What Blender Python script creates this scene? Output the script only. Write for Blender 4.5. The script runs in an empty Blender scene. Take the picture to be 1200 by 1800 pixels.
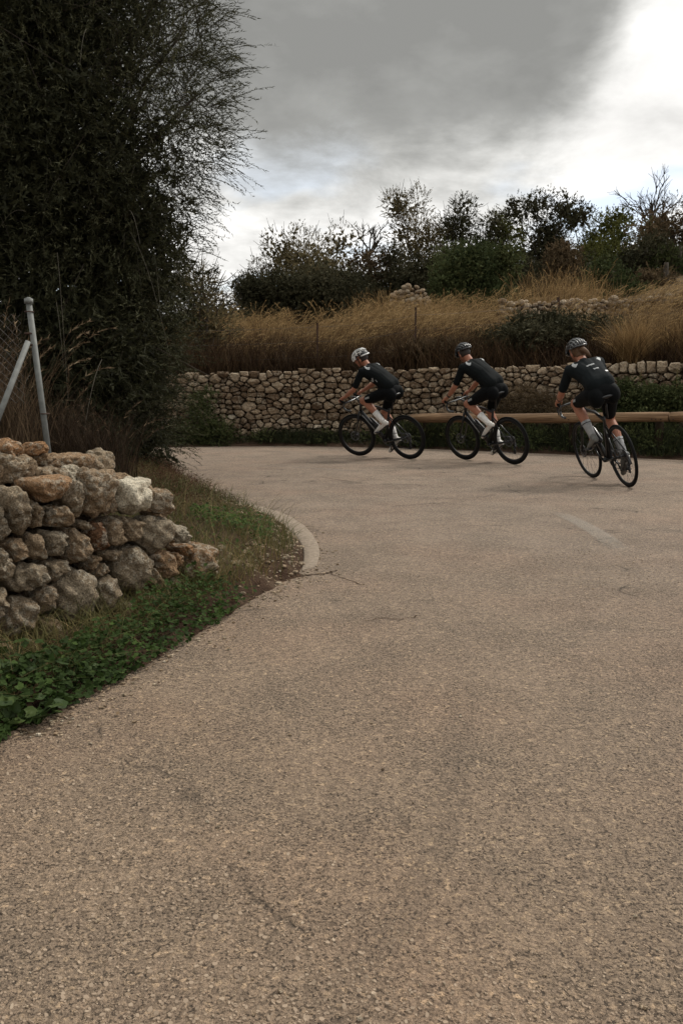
import bpy, bmesh, math, random
import numpy as np
from mathutils import Vector, Matrix
from mathutils.bvhtree import BVHTree

S = bpy.context.scene
COL = S.collection
PI = math.pi
R = math.radians

# ---------------------------------------------------------------- camera
F = 1500.0; CAMH = 0.98; PITCH = math.atan((900 - 691) / F)
cd = bpy.data.cameras.new("camera"); cam = bpy.data.objects.new("camera", cd); COL.objects.link(cam)
cam.location = (0, 0, CAMH); cam.rotation_euler = (PI / 2 - PITCH, 0, 0)
cd.sensor_fit = 'VERTICAL'; cd.sensor_height = 36; cd.sensor_width = 24; cd.lens = F / 1800 * 36
cd.clip_start = 0.05; cd.clip_end = 2000
S.camera = cam

# ---------------------------------------------------------------- light
SUN_EL = R(48); SUN_AZ = R(50)          # azimuth clockwise from +Y (the view direction)
W = bpy.data.worlds.new("World"); S.world = W; W.use_nodes = True
S.view_settings.view_transform = 'Standard'; S.view_settings.look = 'None'
S.view_settings.gamma = 1; S.view_settings.use_curve_mapping = False
S.view_settings.exposure = 0.6
S.cycles.max_bounces = 6; S.cycles.diffuse_bounces = 3; S.cycles.transparent_max_bounces = 8
S.cycles.use_denoising = True

def world_nodes():
    nt = W.node_tree; N = nt.nodes; L = nt.links; N.clear()
    def nd(t, **k):
        n = N.new(t)
        for a, b in k.items(): setattr(n, a, b)
        return n
    def M(op, a, b=None, c=None, clamp=False):
        n = nd('ShaderNodeMath', operation=op, use_clamp=clamp)
        for i, v in enumerate((a, b, c)):
            if v is None: continue
            if isinstance(v, (int, float)): n.inputs[i].default_value = v
            else: L.new(v, n.inputs[i])
        return n.outputs[0]
    def smooth(v, a, b, lo=0, hi=1):
        n = nd('ShaderNodeMapRange', interpolation_type='SMOOTHSTEP')
        L.new(v, n.inputs[0])
        for i, x in zip((1, 2, 3, 4), (a, b, lo, hi)): n.inputs[i].default_value = x
        return n.outputs[0]
    tc = nd('ShaderNodeTexCoord')
    sx = nd('ShaderNodeSeparateXYZ'); L.new(tc.outputs['Generated'], sx.inputs[0])
    x, y, z = sx.outputs
    el = M('MULTIPLY', M('ARCSINE', M('MAXIMUM', z, -0.2)), 180 / PI)
    # cloud deck coordinates
    dz = M('ADD', M('MAXIMUM', z, 0.0), 0.22)
    cv = nd('ShaderNodeCombineXYZ')
    L.new(M('DIVIDE', x, dz), cv.inputs[0]); L.new(M('DIVIDE', y, dz), cv.inputs[1]); cv.inputs[2].default_value = 0.35
    def noise(scale, detail, rough, off=0, dist=0.0):
        mp = nd('ShaderNodeMapping'); L.new(cv.outputs[0], mp.inputs[0]); mp.inputs['Location'].default_value = (off, off * .7, off)
        n = nd('ShaderNodeTexNoise'); L.new(mp.outputs[0], n.inputs['Vector'])
        n.inputs['Scale'].default_value = scale; n.inputs['Detail'].default_value = detail
        n.inputs['Roughness'].default_value = rough; n.inputs['Distortion'].default_value = dist
        return n.outputs[0]
    n1 = noise(0.9, 6, .55, 3.1, .3); n2 = noise(3.4, 6, .6, 8.0, .2); n3 = noise(1.6, 4, .5, 15.3)
    # the dark deck ends lower on the left, climbs to the right
    eb = M('ADD', M('ADD', 13.4, smooth(x, .16, .46, 0, 26)), M('ADD', M('MULTIPLY', M('SUBTRACT', n1, .5), 15), M('MULTIPLY', M('SUBTRACT', n2, .5), 9)))
    bright = smooth(M('SUBTRACT', eb, el), -4.5, 5.0)
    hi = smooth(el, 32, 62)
    tone = M('ADD', 0.276, M('MULTIPLY', M('SUBTRACT', n1, .5), .55))
    tone = M('ADD', tone, M('MULTIPLY', M('SUBTRACT', n2, .5), .20))
    tone = M('ADD', tone, M('MULTIPLY', hi, .72))  # overhead sky, out of view, brightened to add light to the scene
    lit = M('ADD', 0.73, M('MULTIPLY', M('SUBTRACT', n2, .5), .60))
    lit = M('ADD', lit, M('MULTIPLY', M('SUBTRACT', n3, .5), .35))
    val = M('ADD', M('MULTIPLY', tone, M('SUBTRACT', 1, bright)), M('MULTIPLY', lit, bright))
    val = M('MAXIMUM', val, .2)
    mixc = nd('ShaderNodeMix', data_type='RGBA'); L.new(bright, mixc.inputs[0])
    mixc.inputs[6].default_value = (1.0, 1.0, .955, 1); mixc.inputs[7].default_value = (1.0, .985, .955, 1)
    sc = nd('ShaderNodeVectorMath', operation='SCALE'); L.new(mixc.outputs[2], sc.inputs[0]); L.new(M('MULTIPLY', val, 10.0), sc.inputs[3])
    sky = nd('ShaderNodeTexSky', sky_type='NISHITA', sun_disc=False)
    sky.sun_elevation = SUN_EL; sky.sun_rotation = SUN_AZ
    gap = M('MULTIPLY', smooth(n3, .52, .64), M('MULTIPLY', bright, .6))
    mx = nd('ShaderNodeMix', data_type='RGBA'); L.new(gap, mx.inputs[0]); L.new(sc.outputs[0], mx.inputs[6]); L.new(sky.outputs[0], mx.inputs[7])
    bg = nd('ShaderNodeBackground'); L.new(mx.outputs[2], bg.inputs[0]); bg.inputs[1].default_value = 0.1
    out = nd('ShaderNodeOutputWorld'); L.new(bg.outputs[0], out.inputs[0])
world_nodes()
sd = bpy.data.lights.new("sun", 'SUN'); sd.energy = 1.5; sd.angle = R(11); sd.color = (1, .94, .85)
sun = bpy.data.objects.new("sun", sd); COL.objects.link(sun)
sdir = Vector((math.sin(SUN_AZ) * math.cos(SUN_EL), math.cos(SUN_AZ) * math.cos(SUN_EL), math.sin(SUN_EL)))
sun.rotation_euler = sdir.to_track_quat('Z', 'Y').to_euler()
sun.location = sdir * 50

# ---------------------------------------------------------------- measuring
def ray(u, v):
    up = (900 - v) / F; c, s = math.cos(PITCH), math.sin(PITCH)
    return Vector(((u - 600) / F, c + s * up, -s + c * up))
def gnd(u, v, z=0.0):
    d = ray(u, v); t = (z - CAMH) / d.z
    return Vector((d.x * t, d.y * t, z))
def at(u, v, Y):
    d = ray(u, v); t = Y / d.y
    return Vector((d.x * t, Y, CAMH + d.z * t))
def onplane(u, v, P, n):
    d = ray(u, v); o = Vector((0, 0, CAMH)); t = (P - o).dot(n) / d.dot(n)
    return o + d * t
rng = np.random.default_rng(7)

# ---------------------------------------------------------------- object helpers
def props(o, label=None, cat=None, group=None, kind=None):
    if label: o['label'] = label
    if cat: o['category'] = cat
    if group: o['group'] = group
    if kind: o['kind'] = kind
    return o
def link(name, me, m=None, parent=None, loc=None):
    o = bpy.data.objects.new(name, me); COL.objects.link(o)
    if m is not None and me is not None and len(me.materials) == 0: me.materials.append(m)
    if parent is not None: o.parent = parent
    if loc is not None: o.location = loc
    return o
def empty(name, loc=(0, 0, 0)):
    o = bpy.data.objects.new(name, None); COL.objects.link(o); o.location = loc; o.empty_display_size = .2
    return o
def mesh_np(name, V, Fc, tone=None, smooth=False):
    V = np.asarray(V, dtype=np.float32).reshape(-1, 3); Fc = np.asarray(Fc, dtype=np.int32)
    k = Fc.shape[1]; n = len(Fc)
    me = bpy.data.meshes.new(name)
    me.vertices.add(len(V)); me.vertices.foreach_set('co', V.ravel())
    me.loops.add(n * k); me.loops.foreach_set('vertex_index', Fc.ravel())
    me.polygons.add(n); me.polygons.foreach_set('loop_start', np.arange(0, n * k, k, dtype=np.int32))
    me.polygons.foreach_set('use_smooth', np.full(n, smooth))
    me.update(calc_edges=True)
    if tone is not None:
        a = me.attributes.new('tone', 'FLOAT', 'FACE'); a.data.foreach_set('value', np.asarray(tone, dtype=np.float32))
    return me
class MB:
    """collects shapes into one mesh"""
    def __init__(s): s.v = []; s.f = []; s.t = []; s.tone = 0.5
    def add(s, vs, fs):
        b = len(s.v); s.v.extend([tuple(p) for p in vs]); s.f.extend([tuple(i + b for i in f) for f in fs]); s.t.extend([s.tone] * len(fs))
    def tube(s, pts, rad, n=8, cap=True, flat=None):
        pts = [Vector(p) for p in pts]
        if not isinstance(rad, (list, tuple)): rad = [rad] * len(pts)
        vs = []; T0 = (pts[1] - pts[0]).normalized()
        ref = Vector((0, 0, 1)) if abs(T0.z) < .9 else Vector((1, 0, 0))
        a = T0.cross(ref).normalized()
        for i, p in enumerate(pts):
            T = (pts[min(i + 1, len(pts) - 1)] - pts[max(i - 1, 0)]).normalized()
            a = (a - T * a.dot(T)).normalized(); b = T.cross(a)
            r = rad[i]; ra, rb = (r, r) if flat is None else (r * flat[0], r * flat[1])
            for k in range(n):
                q = 2 * PI * k / n
                vs.append(p + a * math.cos(q) * ra + b * math.sin(q) * rb)
        fs = []
        for i in range(len(pts) - 1):
            for k in range(n):
                k2 = (k + 1) % n
                fs.append((i * n + k, i * n + k2, (i + 1) * n + k2, (i + 1) * n + k))
        if cap:
            fs.append(tuple(range(n))[::-1]); fs.append(tuple((len(pts) - 1) * n + k for k in range(n)))
        s.add(vs, fs)
    def cap(s, p0, p1, r0, r1, n=14):
        p0, p1 = Vector(p0), Vector(p1); d = p1 - p0; L = d.length; d = d.normalized() if L > 1e-6 else Vector((0, 0, 1))
        pts = []; rad = []
        for k in range(5):
            q = PI / 2 * (1 - k / 4) ; pts.append(p0 - d * r0 * math.sin(q)); rad.append(max(r0 * math.cos(q), 1e-4))
        for k in range(5):
            q = PI / 2 * (k / 4); pts.append(p1 + d * r1 * math.sin(q)); rad.append(max(r1 * math.cos(q), 1e-4))
        s.tube(pts, rad, n)
    def ell(s, c, r, rot=None, nu=18, nv=12):
        c = Vector(c); vs = []; fs = []
        for j in range(nv + 1):
            th = PI * j / nv
            for i in range(nu):
                ph = 2 * PI * i / nu
                p = Vector((r[0] * max(math.sin(th), 1e-3) * math.cos(ph), r[1] * max(math.sin(th), 1e-3) * math.sin(ph), r[2] * math.cos(th)))
                if rot is not None: p = rot @ p
                vs.append(c + p)
        for j in range(nv):
            for i in range(nu):
                i2 = (i + 1) % nu
                fs.append((j * nu + i, (j + 1) * nu + i, (j + 1) * nu + i2, j * nu + i2))
        fs.append(tuple(range(nu))); fs.append(tuple(nv * nu + i for i in range(nu))[::-1])
        s.add(vs, fs)
    def box(s, c, d, rot=None):
        c = Vector(c); vs = []
        for x in (-1, 1):
            for y in (-1, 1):
                for z in (-1, 1):
                    p = Vector((x * d[0] / 2, y * d[1] / 2, z * d[2] / 2))
                    vs.append(c + (rot @ p if rot is not None else p))
        s.add(vs, [(0, 1, 3, 2), (4, 6, 7, 5), (0, 4, 5, 1), (2, 3, 7, 6), (0, 2, 6, 4), (1, 5, 7, 3)])
    def lathe_y(s, c, prof, n=48):
        """profile of (radius, y) closed, swept about the y axis through c"""
        c = Vector(c); m = len(prof); vs = []; fs = []
        for i in range(n):
            a = 2 * PI * i / n
            for r, y in prof: vs.append(c + Vector((r * math.cos(a), y, r * math.sin(a))))
        for i in range(n):
            i2 = (i + 1) % n
            for j in range(m):
                j2 = (j + 1) % m
                fs.append((i * m + j, i * m + j2, i2 * m + j2, i2 * m + j))
        s.add(vs, fs)
    def mesh(s, name, smooth=True):
        me = bpy.data.meshes.new(name); me.from_pydata(s.v, [], s.f); me.update()
        me.polygons.foreach_set('use_smooth', [smooth] * len(me.polygons))
        a = me.attributes.new('tone', 'FLOAT', 'FACE'); a.data.foreach_set('value', np.array(s.t, dtype=np.float32))
        return me
    def build(s, name, m, parent=None, smooth=True):
        return link(name, s.mesh(name, smooth), m, parent)

# ---------------------------------------------------------------- materials
def newmat(name):
    m = bpy.data.materials.new(name); m.use_nodes = True
    return m, m.node_tree.nodes, m.node_tree.links, m.node_tree.nodes['Principled BSDF']
def ramp(N, L, src, stops):
    r = N.new('ShaderNodeValToRGB'); L.new(src, r.inputs[0]); e = r.color_ramp.elements
    while len(e) < len(stops): e.new(.5)
    for i, (p, c) in enumerate(stops): e[i].position = p; e[i].color = (*c, 1)
    return r.outputs[0]
def noise(N, L, vec, scale, detail=4, rough=.55, dist=0):
    n = N.new('ShaderNodeTexNoise'); n.inputs['Scale'].default_value = scale; n.inputs['Detail'].default_value = detail
    n.inputs['Roughness'].default_value = rough; n.inputs['Distortion'].default_value = dist
    if vec is not None: L.new(vec, n.inputs['Vector'])
    return n.outputs[0]
def mixc(N, L, fac, a, b, mode='MIX'):
    n = N.new('ShaderNodeMix'); n.data_type = 'RGBA'; n.blend_type = mode
    for i, v in ((0, fac), (6, a), (7, b)):
        if isinstance(v, (int, float)): n.inputs[i].default_value = v
        elif isinstance(v, tuple): n.inputs[i].default_value = (*v, 1)
        else: L.new(v, n.inputs[i])
    return n.outputs[2]
def math_(N, L, op, a, b=0.0, clamp=False):
    n = N.new('ShaderNodeMath'); n.operation = op; n.use_clamp = clamp
    for i, v in enumerate((a, b)):
        if isinstance(v, (int, float)): n.inputs[i].default_value = v
        else: L.new(v, n.inputs[i])
    return n.outputs[0]
def simple(name, col, rough=.5, metal=0, spec=.5, var=.12, bump=0, scale=30, coat=0):
    m, N, L, B = newmat(name)
    tc = N.new('ShaderNodeTexCoord'); n = noise(N, L, tc.outputs['Object'], scale, 5)
    c = ramp(N, L, n, [(.3, tuple(x * (1 - var) for x in col)), (.7, tuple(min(x * (1 + var), 1) for x in col))])
    L.new(c, B.inputs['Base Color']); B.inputs['Roughness'].default_value = rough
    B.inputs['Metallic'].default_value = metal; B.inputs['Specular IOR Level'].default_value = spec
    B.inputs['Coat Weight'].default_value = coat; B.inputs['Coat Roughness'].default_value = .1
    if bump:
        b = N.new('ShaderNodeBump'); b.inputs['Strength'].default_value = bump; b.inputs['Distance'].default_value = .01
        L.new(n, b.inputs['Height']); L.new(b.outputs[0], B.inputs['Normal'])
    return m
def leafmat(name, stops, rough=.6, spec=.25, trans=.15):
    m, N, L, B = newmat(name)
    at_ = N.new('ShaderNodeAttribute'); at_.attribute_name = 'tone'
    c = ramp(N, L, at_.outputs['Fac'], stops)
    L.new(c, B.inputs['Base Color']); B.inputs['Roughness'].default_value = rough; B.inputs['Specular IOR Level'].default_value = spec
    if trans:
        t = N.new('ShaderNodeBsdfTranslucent'); L.new(c, t.inputs[0])
        mx = N.new('ShaderNodeMixShader'); mx.inputs[0].default_value = trans
        L.new(B.outputs[0], mx.inputs[1]); L.new(t.outputs[0], mx.inputs[2])
        L.new(mx.outputs[0], N['Material Output'].inputs[0])
    return m
def stonemat(name, cols, lichen=(.40, .37, .31), scale=1.0, lich=.5, pits=.35):
    m, N, L, B = newmat(name)
    ge = N.new('ShaderNodeNewGeometry'); P = ge.outputs['Position']
    a = N.new('ShaderNodeAttribute'); a.attribute_name = 'tone'
    base = ramp(N, L, a.outputs['Fac'], cols)
    n1 = noise(N, L, P, 9 * scale, 6, .6, .5); n2 = noise(N, L, P, 45 * scale, 5, .65); n3 = noise(N, L, P, 150 * scale, 3, .6)
    c = mixc(N, L, ramp(N, L, n1, [(.42, (0, 0, 0)), (.62, (1, 1, 1))]), base, mixc(N, L, 1.0, base, (.55, .50, .45), 'MULTIPLY'))
    lm = ramp(N, L, math_(N, L, 'ADD', math_(N, L, 'MULTIPLY', n1, .45), math_(N, L, 'MULTIPLY', n2, .55)), [(.50, (0, 0, 0)), (.57, (1, 1, 1))])
    c = mixc(N, L, math_(N, L, 'MULTIPLY', lm, lich), c, lichen)
    v = N.new('ShaderNodeTexVoronoi'); v.inputs['Scale'].default_value = 60 * scale; L.new(P, v.inputs['Vector'])
    pit = ramp(N, L, v.outputs['Distance'], [(.05, (0, 0, 0)), (.25, (1, 1, 1))])
    pm = ramp(N, L, n2, [(.5, (0, 0, 0)), (.6, (1, 1, 1))])
    pitm = math_(N, L, 'MULTIPLY', math_(N, L, 'SUBTRACT', 1.0, pit), pm)
    spk = ramp(N, L, n3, [(.38, (.55, .55, .55)), (.6, (1.15, 1.15, 1.15))])
    c = mixc(N, L, 1.0, c, spk, 'MULTIPLY')
    L.new(c, B.inputs['Base Color']); B.inputs['Roughness'].default_value = .95; B.inputs['Specular IOR Level'].default_value = .15
    h = math_(N, L, 'ADD', math_(N, L, 'MULTIPLY', n2, 1.0), math_(N, L, 'MULTIPLY', n3, .35))
    h = math_(N, L, 'SUBTRACT', h, math_(N, L, 'MULTIPLY', pitm, pits * 2))
    b = N.new('ShaderNodeBump'); b.inputs['Strength'].default_value = 1; b.inputs['Distance'].default_value = .022 / scale
    L.new(h, b.inputs['Height']); L.new(b.outputs[0], B.inputs['Normal'])
    return m

# ---------------------------------------------------------------- polyline tools
def poly_dist(P, poly, closed=True):
    """unsigned distance and inside mask of points P (n,2) to a polygon"""
    Q = np.array([(p[0], p[1]) for p in poly], dtype=float); n = len(Q)
    d2 = np.full(len(P), 1e18); ins = np.zeros(len(P), bool)
    m = n if closed else n - 1
    for i in range(m):
        a = Q[i]; b = Q[(i + 1) % n]; ab = b - a
        t = np.clip(((P - a) @ ab) / max(ab @ ab, 1e-12), 0, 1)
        q = a + t[:, None] * ab; d2 = np.minimum(d2, ((P - q) ** 2).sum(1))
        if closed:
            c = ((a[1] > P[:, 1]) != (b[1] > P[:, 1]))
            with np.errstate(divide='ignore', invalid='ignore'):
                xx = (b[0] - a[0]) * (P[:, 1] - a[1]) / (b[1] - a[1] if b[1] != a[1] else 1e-9) + a[0]
            ins ^= c & (P[:, 0] < xx)
    return np.sqrt(d2), ins
def smooth_line(pts, n=6):
    """Catmull-Rom through pts"""
    pts = [Vector(p) for p in pts]; out = []
    for i in range(len(pts) - 1):
        p0 = pts[max(i - 1, 0)]; p1 = pts[i]; p2 = pts[i + 1]; p3 = pts[min(i + 2, len(pts) - 1)]
        for k in range(n):
            t = k / n
            out.append(0.5 * ((2 * p1) + (p2 - p0) * t + (2 * p0 - 5 * p1 + 4 * p2 - p3) * t * t + (3 * p1 - p0 - 3 * p2 + p3) * t ** 3))
    out.append(pts[-1]); return out
_ph = rng.uniform(0, 6.28, (40,)); _dr = rng.uniform(0, 6.28, (40,))
def fnoise(x, y, s=1.0, o=5, seed=0):
    """cheap smooth 2-D noise, about -1..1"""
    r = 0; amp = 1; tot = 0
    for k in range(o):
        for j in range(3):
            i = (k * 3 + j + seed * 7) % 40
            r = r + amp * np.sin((x * math.cos(_dr[i]) + y * math.sin(_dr[i])) * s * (1.7 ** k) * (1 + .13 * j) + _ph[i]) / 3
        tot += amp * .6; amp *= .6
    return r / tot
def sstep(x, a, b):
    t = np.clip((x - a) / (b - a), 0, 1); return t * t * (3 - 2 * t)
# ================================================================ SETTING
# far edge of the road and the line of the far wall
far_px = [(250, 787), (310, 786), (450, 784.5), (600, 785.5), (700, 788), (800, 791), (940, 797), (1000, 799.5), (1130, 806), (1200, 809)]
far_edge = [gnd(*p) for p in far_px]
d0 = (far_edge[1] - far_edge[0]).normalized(); d1 = (far_edge[-1] - far_edge[-2]).normalized()
far_edge = [Vector((-22, 13.0, 0)), Vector((-10, 15.4, 0))] + far_edge + [far_edge[-1] + d1 * 4, far_edge[-1] + d1 * 12]
far_edge = smooth_line(far_edge, 5)
FX = np.array([p.x for p in far_edge]); FY = np.array([p.y for p in far_edge])
def fedge(x): return np.interp(x, FX, FY)
def wall_y(x): return np.interp(x, [-22, -10, -3.3, 0.2, 3.5, 5.6, 9, 16], [14.2, 16.2, 16.35, 16.3, 15.2, 13.95, 11.9, 7.6])
def wall_top(x): return np.interp(x, [-10, -3.2, 0, 3.5, 5.6, 9], [1.25, 1.33, 1.43, 1.46, 1.5, 1.5])

def hill_z(x, y):
    w = wall_y(x) + .35
    d = np.maximum(y - w, 0)
    side = sstep(x, -8, 6)
    s1 = .13 + .045 * side
    z = 1.22 + s1 * d + .35 * sstep(d, 3, 12) * fnoise(x, y, .22, 3, 1)
    z = np.where(d > 26, 1.22 + s1 * 26 + (z - 1.22 - s1 * 26) * .35, z)
    z = z - 2.2 * sstep(-x, 9, 40) * sstep(d, 0, 20)
    return z

# the verge on the inside of the bend
vp = [(-40, 1420), (0, 1300), (60, 1270), (130, 1236), (200, 1200), (270, 1160), (340, 1117), (400, 1082), (450, 1050), (490, 1028), (527, 1012)]
kin = [(527, 1012), (533, 985), (530, 962), (512, 938), (485, 918), (450, 905), (415, 895), (385, 884)]
kout = [(553, 1004), (562, 975), (556, 952), (535, 926), (498, 904), (455, 891), (418, 883), (385, 876)]
vfar = [(365, 868), (340, 856), (318, 842), (306, 826), (296, 812), (280, 804)]
inner = smooth_line([gnd(*p) for p in vp], 4) + smooth_line([gnd(*p) for p in kin], 5)[1:] + smooth_line([gnd(*p) for p in vfar], 4)
VERGE = [Vector((-1.7, -4, 0)), Vector((-1.6, 0, 0)), Vector((-1.45, 1.2, 0))] + inner + [Vector((-4.2, 12.6, 0)), Vector((-9, 11.6, 0)), Vector((-22, 8.5, 0)), Vector((-22, -4, 0))]
def verge_z(x, y):
    P = np.stack([x.ravel(), y.ravel()], 1); d, i = poly_dist(P, VERGE)
    d = d.reshape(x.shape); i = i.reshape(x.shape)
    sd_ = np.where(i, d, -d)
    sd_ = sd_ + .012 * fnoise(x, y, 22, 4, 2)
    near = sstep(y, 2.6, 4.6)
    A = .02 + .25 * near
    z = A * (1 - np.exp(-np.maximum(sd_, 0) / .55)) + .25 * sstep(sd_, .9, 2.5)
    z = z + np.where(sd_ > 0, np.minimum(sd_ * .3, .022) * (1 + fnoise(x, y, 13, 4, 3)), 0)
    z = np.where(sd_ > 0, z + .002, sd_ * .9)
    return np.maximum(z, -.06)
def verge_z1(x, y): return float(verge_z(np.array([[x]]), np.array([[y]]))[0, 0])

def grid(name, xs, ys, zf, mat_, mask=None, smooth=True):
    X, Y = np.meshgrid(xs, ys); Z = zf(X, Y)
    V = np.stack([X.ravel(), Y.ravel(), Z.ravel()], 1); nx, ny = len(xs), len(ys)
    I = (np.arange(ny - 1)[:, None] * nx + np.arange(nx - 1)[None, :]).ravel()
    Fc = np.stack([I, I + 1, I + nx + 1, I + nx], 1)
    if mask is not None:
        k = mask(V[Fc].mean(1)); Fc = Fc[k]
    used = np.unique(Fc); re = np.full(len(V), -1); re[used] = np.arange(len(used))
    me = mesh_np(name, V[used], re[Fc], None, smooth)
    return link(name, me, mat_)

# ---- materials of the ground
def road_mat():
    m, N, L, B = newmat("weathered_asphalt")
    ge = N.new('ShaderNodeNewGeometry'); P = ge.outputs['Position']
    big = noise(N, L, P, .45, 4, .55, .6); mid = noise(N, L, P, 2.6, 5, .6, .3); fine = noise(N, L, P, 38, 5, .65); grit = noise(N, L, P, 260, 3, .7)
    dn = N.new('ShaderNodeVectorMath'); dn.operation = 'MULTIPLY_ADD'
    nz = N.new('ShaderNodeTexNoise'); nz.inputs['Scale'].default_value = 120; L.new(P, nz.inputs['Vector'])
    L.new(nz.outputs['Color'], dn.inputs[0]); dn.inputs[1].default_value = (.007, .007, .007); L.new(P, dn.inputs[2])
    Q = dn.outputs[0]
    def vor(s, feat='F1'):
        v = N.new('ShaderNodeTexVoronoi'); v.feature = feat; v.inputs['Scale'].default_value = s; L.new(Q, v.inputs['Vector']); return v
    v1 = vor(95); v2 = vor(190)
    s1 = N.new('ShaderNodeSeparateColor'); L.new(v1.outputs['Color'], s1.inputs[0])
    s2 = N.new('ShaderNodeSeparateColor'); L.new(v2.outputs['Color'], s2.inputs[0])
    base = ramp(N, L, big, [(.3, (.300, .236, .180)), (.5, (.328, .257, .195)), (.7, (.354, .273, .203))])
    sp = N.new('ShaderNodeSeparateXYZ'); L.new(P, sp.inputs[0])
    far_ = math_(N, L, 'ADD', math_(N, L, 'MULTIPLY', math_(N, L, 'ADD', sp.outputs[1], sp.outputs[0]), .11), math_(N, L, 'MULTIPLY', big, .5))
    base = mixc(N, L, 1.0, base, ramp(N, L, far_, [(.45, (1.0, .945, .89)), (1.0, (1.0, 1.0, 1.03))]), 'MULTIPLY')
    base = mixc(N, L, math_(N, L, 'MULTIPLY', ramp(N, L, mid, [(.46, (0, 0, 0)), (.66, (1, 1, 1))]), .22), base, (.18, .148, .115))
    ag = ramp(N, L, s1.outputs[0], [(0, (.62, .61, .60)), (.45, (.95, .94, .93)), (.8, (1.10, 1.08, 1.05)), (.93, (1.2, 1.18, 1.12)), (1, (1.75, 1.7, 1.55))])
    c = mixc(N, L, .75, base, ag, 'MULTIPLY')
    ag2 = ramp(N, L, s2.outputs[1], [(0, (.65, .65, .65)), (.6, (1, 1, 1)), (1, (1.35, 1.32, 1.25))])
    c = mixc(N, L, .6, c, ag2, 'MULTIPLY')
    # worn pits: bitumen between the stones, with pit shade painted into the colour
    wear = ramp(N, L, math_(N, L, 'ADD', math_(N, L, 'MULTIPLY', fine, .7), math_(N, L, 'MULTIPLY', mid, .3)), [(.44, (0, 0, 0)), (.56, (1, 1, 1))])
    pk = noise(N, L, P, 125, 4, .62, .3)
    ed = ramp(N, L, pk, [(.41, (1, 1, 1)), (.46, (0, 0, 0))])
    c = mixc(N, L, math_(N, L, 'MULTIPLY', math_(N, L, 'MULTIPLY', wear, ed), .85), c, (.045, .036, .028))
    c = mixc(N, L, .6, c, ramp(N, L, grit, [(.35, (.62, .62, .62)), (.65, (1.32, 1.32, 1.32))]), 'MULTIPLY')
    red = noise(N, L, P, 1.1, 3, .5)
    c = mixc(N, L, ramp(N, L, red, [(.45, (0, 0, 0)), (.65, (.22, .22, .22))]), c, mixc(N, L, 1.0, c, (1.12, .93, .86), 'MULTIPLY'))
    # faint cracks
    vc = N.new('ShaderNodeTexVoronoi'); vc.feature = 'DISTANCE_TO_EDGE'; vc.inputs['Scale'].default_value = .42
    dm = N.new('ShaderNodeVectorMath'); dm.operation = 'MULTIPLY_ADD'
    nc = N.new('ShaderNodeTexNoise'); nc.inputs['Scale'].default_value = 2.2; nc.inputs['Detail'].default_value = 6; L.new(P, nc.inputs['Vector'])
    L.new(nc.outputs['Color'], dm.inputs[0]); dm.inputs[1].default_value = (.6, .6, .6); L.new(P, dm.inputs[2]); L.new(dm.outputs[0], vc.inputs['Vector'])
    ck = ramp(N, L, vc.outputs['Distance'], [(.0, (1, 1, 1)), (.006, (0, 0, 0))])
    ck = math_(N, L, 'MULTIPLY', ck, ramp(N, L, mid, [(.50, (0, 0, 0)), (.6, (.8, .8, .8))]))
    c = mixc(N, L, ck, c, (.05, .04, .032))
    L.new(c, B.inputs['Base Color']); B.inputs['Roughness'].default_value = .88; B.inputs['Specular IOR Level'].default_value = .25
    h = math_(N, L, 'MULTIPLY', s1.outputs[1], .5)
    h = math_(N, L, 'ADD', h, math_(N, L, 'MULTIPLY', pk, 2.2))
    h = math_(N, L, 'ADD', h, math_(N, L, 'MULTIPLY', fine, 1.6)); h = math_(N, L, 'ADD', h, math_(N, L, 'MULTIPLY', grit, .5))
    h = math_(N, L, 'SUBTRACT', h, math_(N, L, 'MULTIPLY', math_(N, L, 'MULTIPLY', wear, ed), 1.0))
    h = math_(N, L, 'SUBTRACT', h, math_(N, L, 'MULTIPLY', ck, 2))
    b = N.new('ShaderNodeBump'); b.inputs['Strength'].default_value = 1; b.inputs['Distance'].default_value = .0075
    L.new(h, b.inputs['Height']); L.new(b.outputs[0], B.inputs['Normal'])
    return m
def soil_mat(name, cols, s=1.0):
    m, N, L, B = newmat(name)
    ge = N.new('ShaderNodeNewGeometry'); P = ge.outputs['Position']
    a = noise(N, L, P, 5 * s, 6, .65); b_ = noise(N, L, P, 60 * s, 4, .7)
    c = ramp(N, L, a, cols); c = mixc(N, L, .8, c, ramp(N, L, b_, [(.3, (.5, .5, .5)), (.7, (1.4, 1.4, 1.4))]), 'MULTIPLY')
    L.new(c, B.inputs['Base Color']); B.inputs['Roughness'].default_value = 1; B.inputs['Specular IOR Level'].default_value = .1
    b = N.new('ShaderNodeBump'); b.inputs['Strength'].default_value = 1; b.inputs['Distance'].default_value = .03
    L.new(math_(N, L, 'ADD', a, b_), b.inputs['Height']); L.new(b.outputs[0], B.inputs['Normal'])
    return m
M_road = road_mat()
M_soil = soil_mat("verge_soil", [(.35, (.05, .030, .020)), (.55, (.085, .052, .034)), (.7, (.13, .09, .06))])
M_hill = soil_mat("dry_hillside", [(.3, (.045, .032, .02)), (.5, (.10, .068, .035)), (.7, (.15, .10, .05))], .4)

# hillside: one sheet from the far wall to the horizon
xs = np.concatenate([np.linspace(-400, -32, 24), np.linspace(-30, 30, 121), np.linspace(32, 400, 24)])
ys = np.concatenate([np.linspace(0, 11.5, 12), np.linspace(12, 50, 96), np.linspace(52, 120, 18), np.linspace(140, 900, 14)])
def terr(X, Y):
    w = wall_y(X)
    return np.where(Y < w + .30, -.10, hill_z(X, Y)) 
hl = grid("hillside", xs, ys, terr, M_hill, smooth=True); props(hl, kind='structure')
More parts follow.
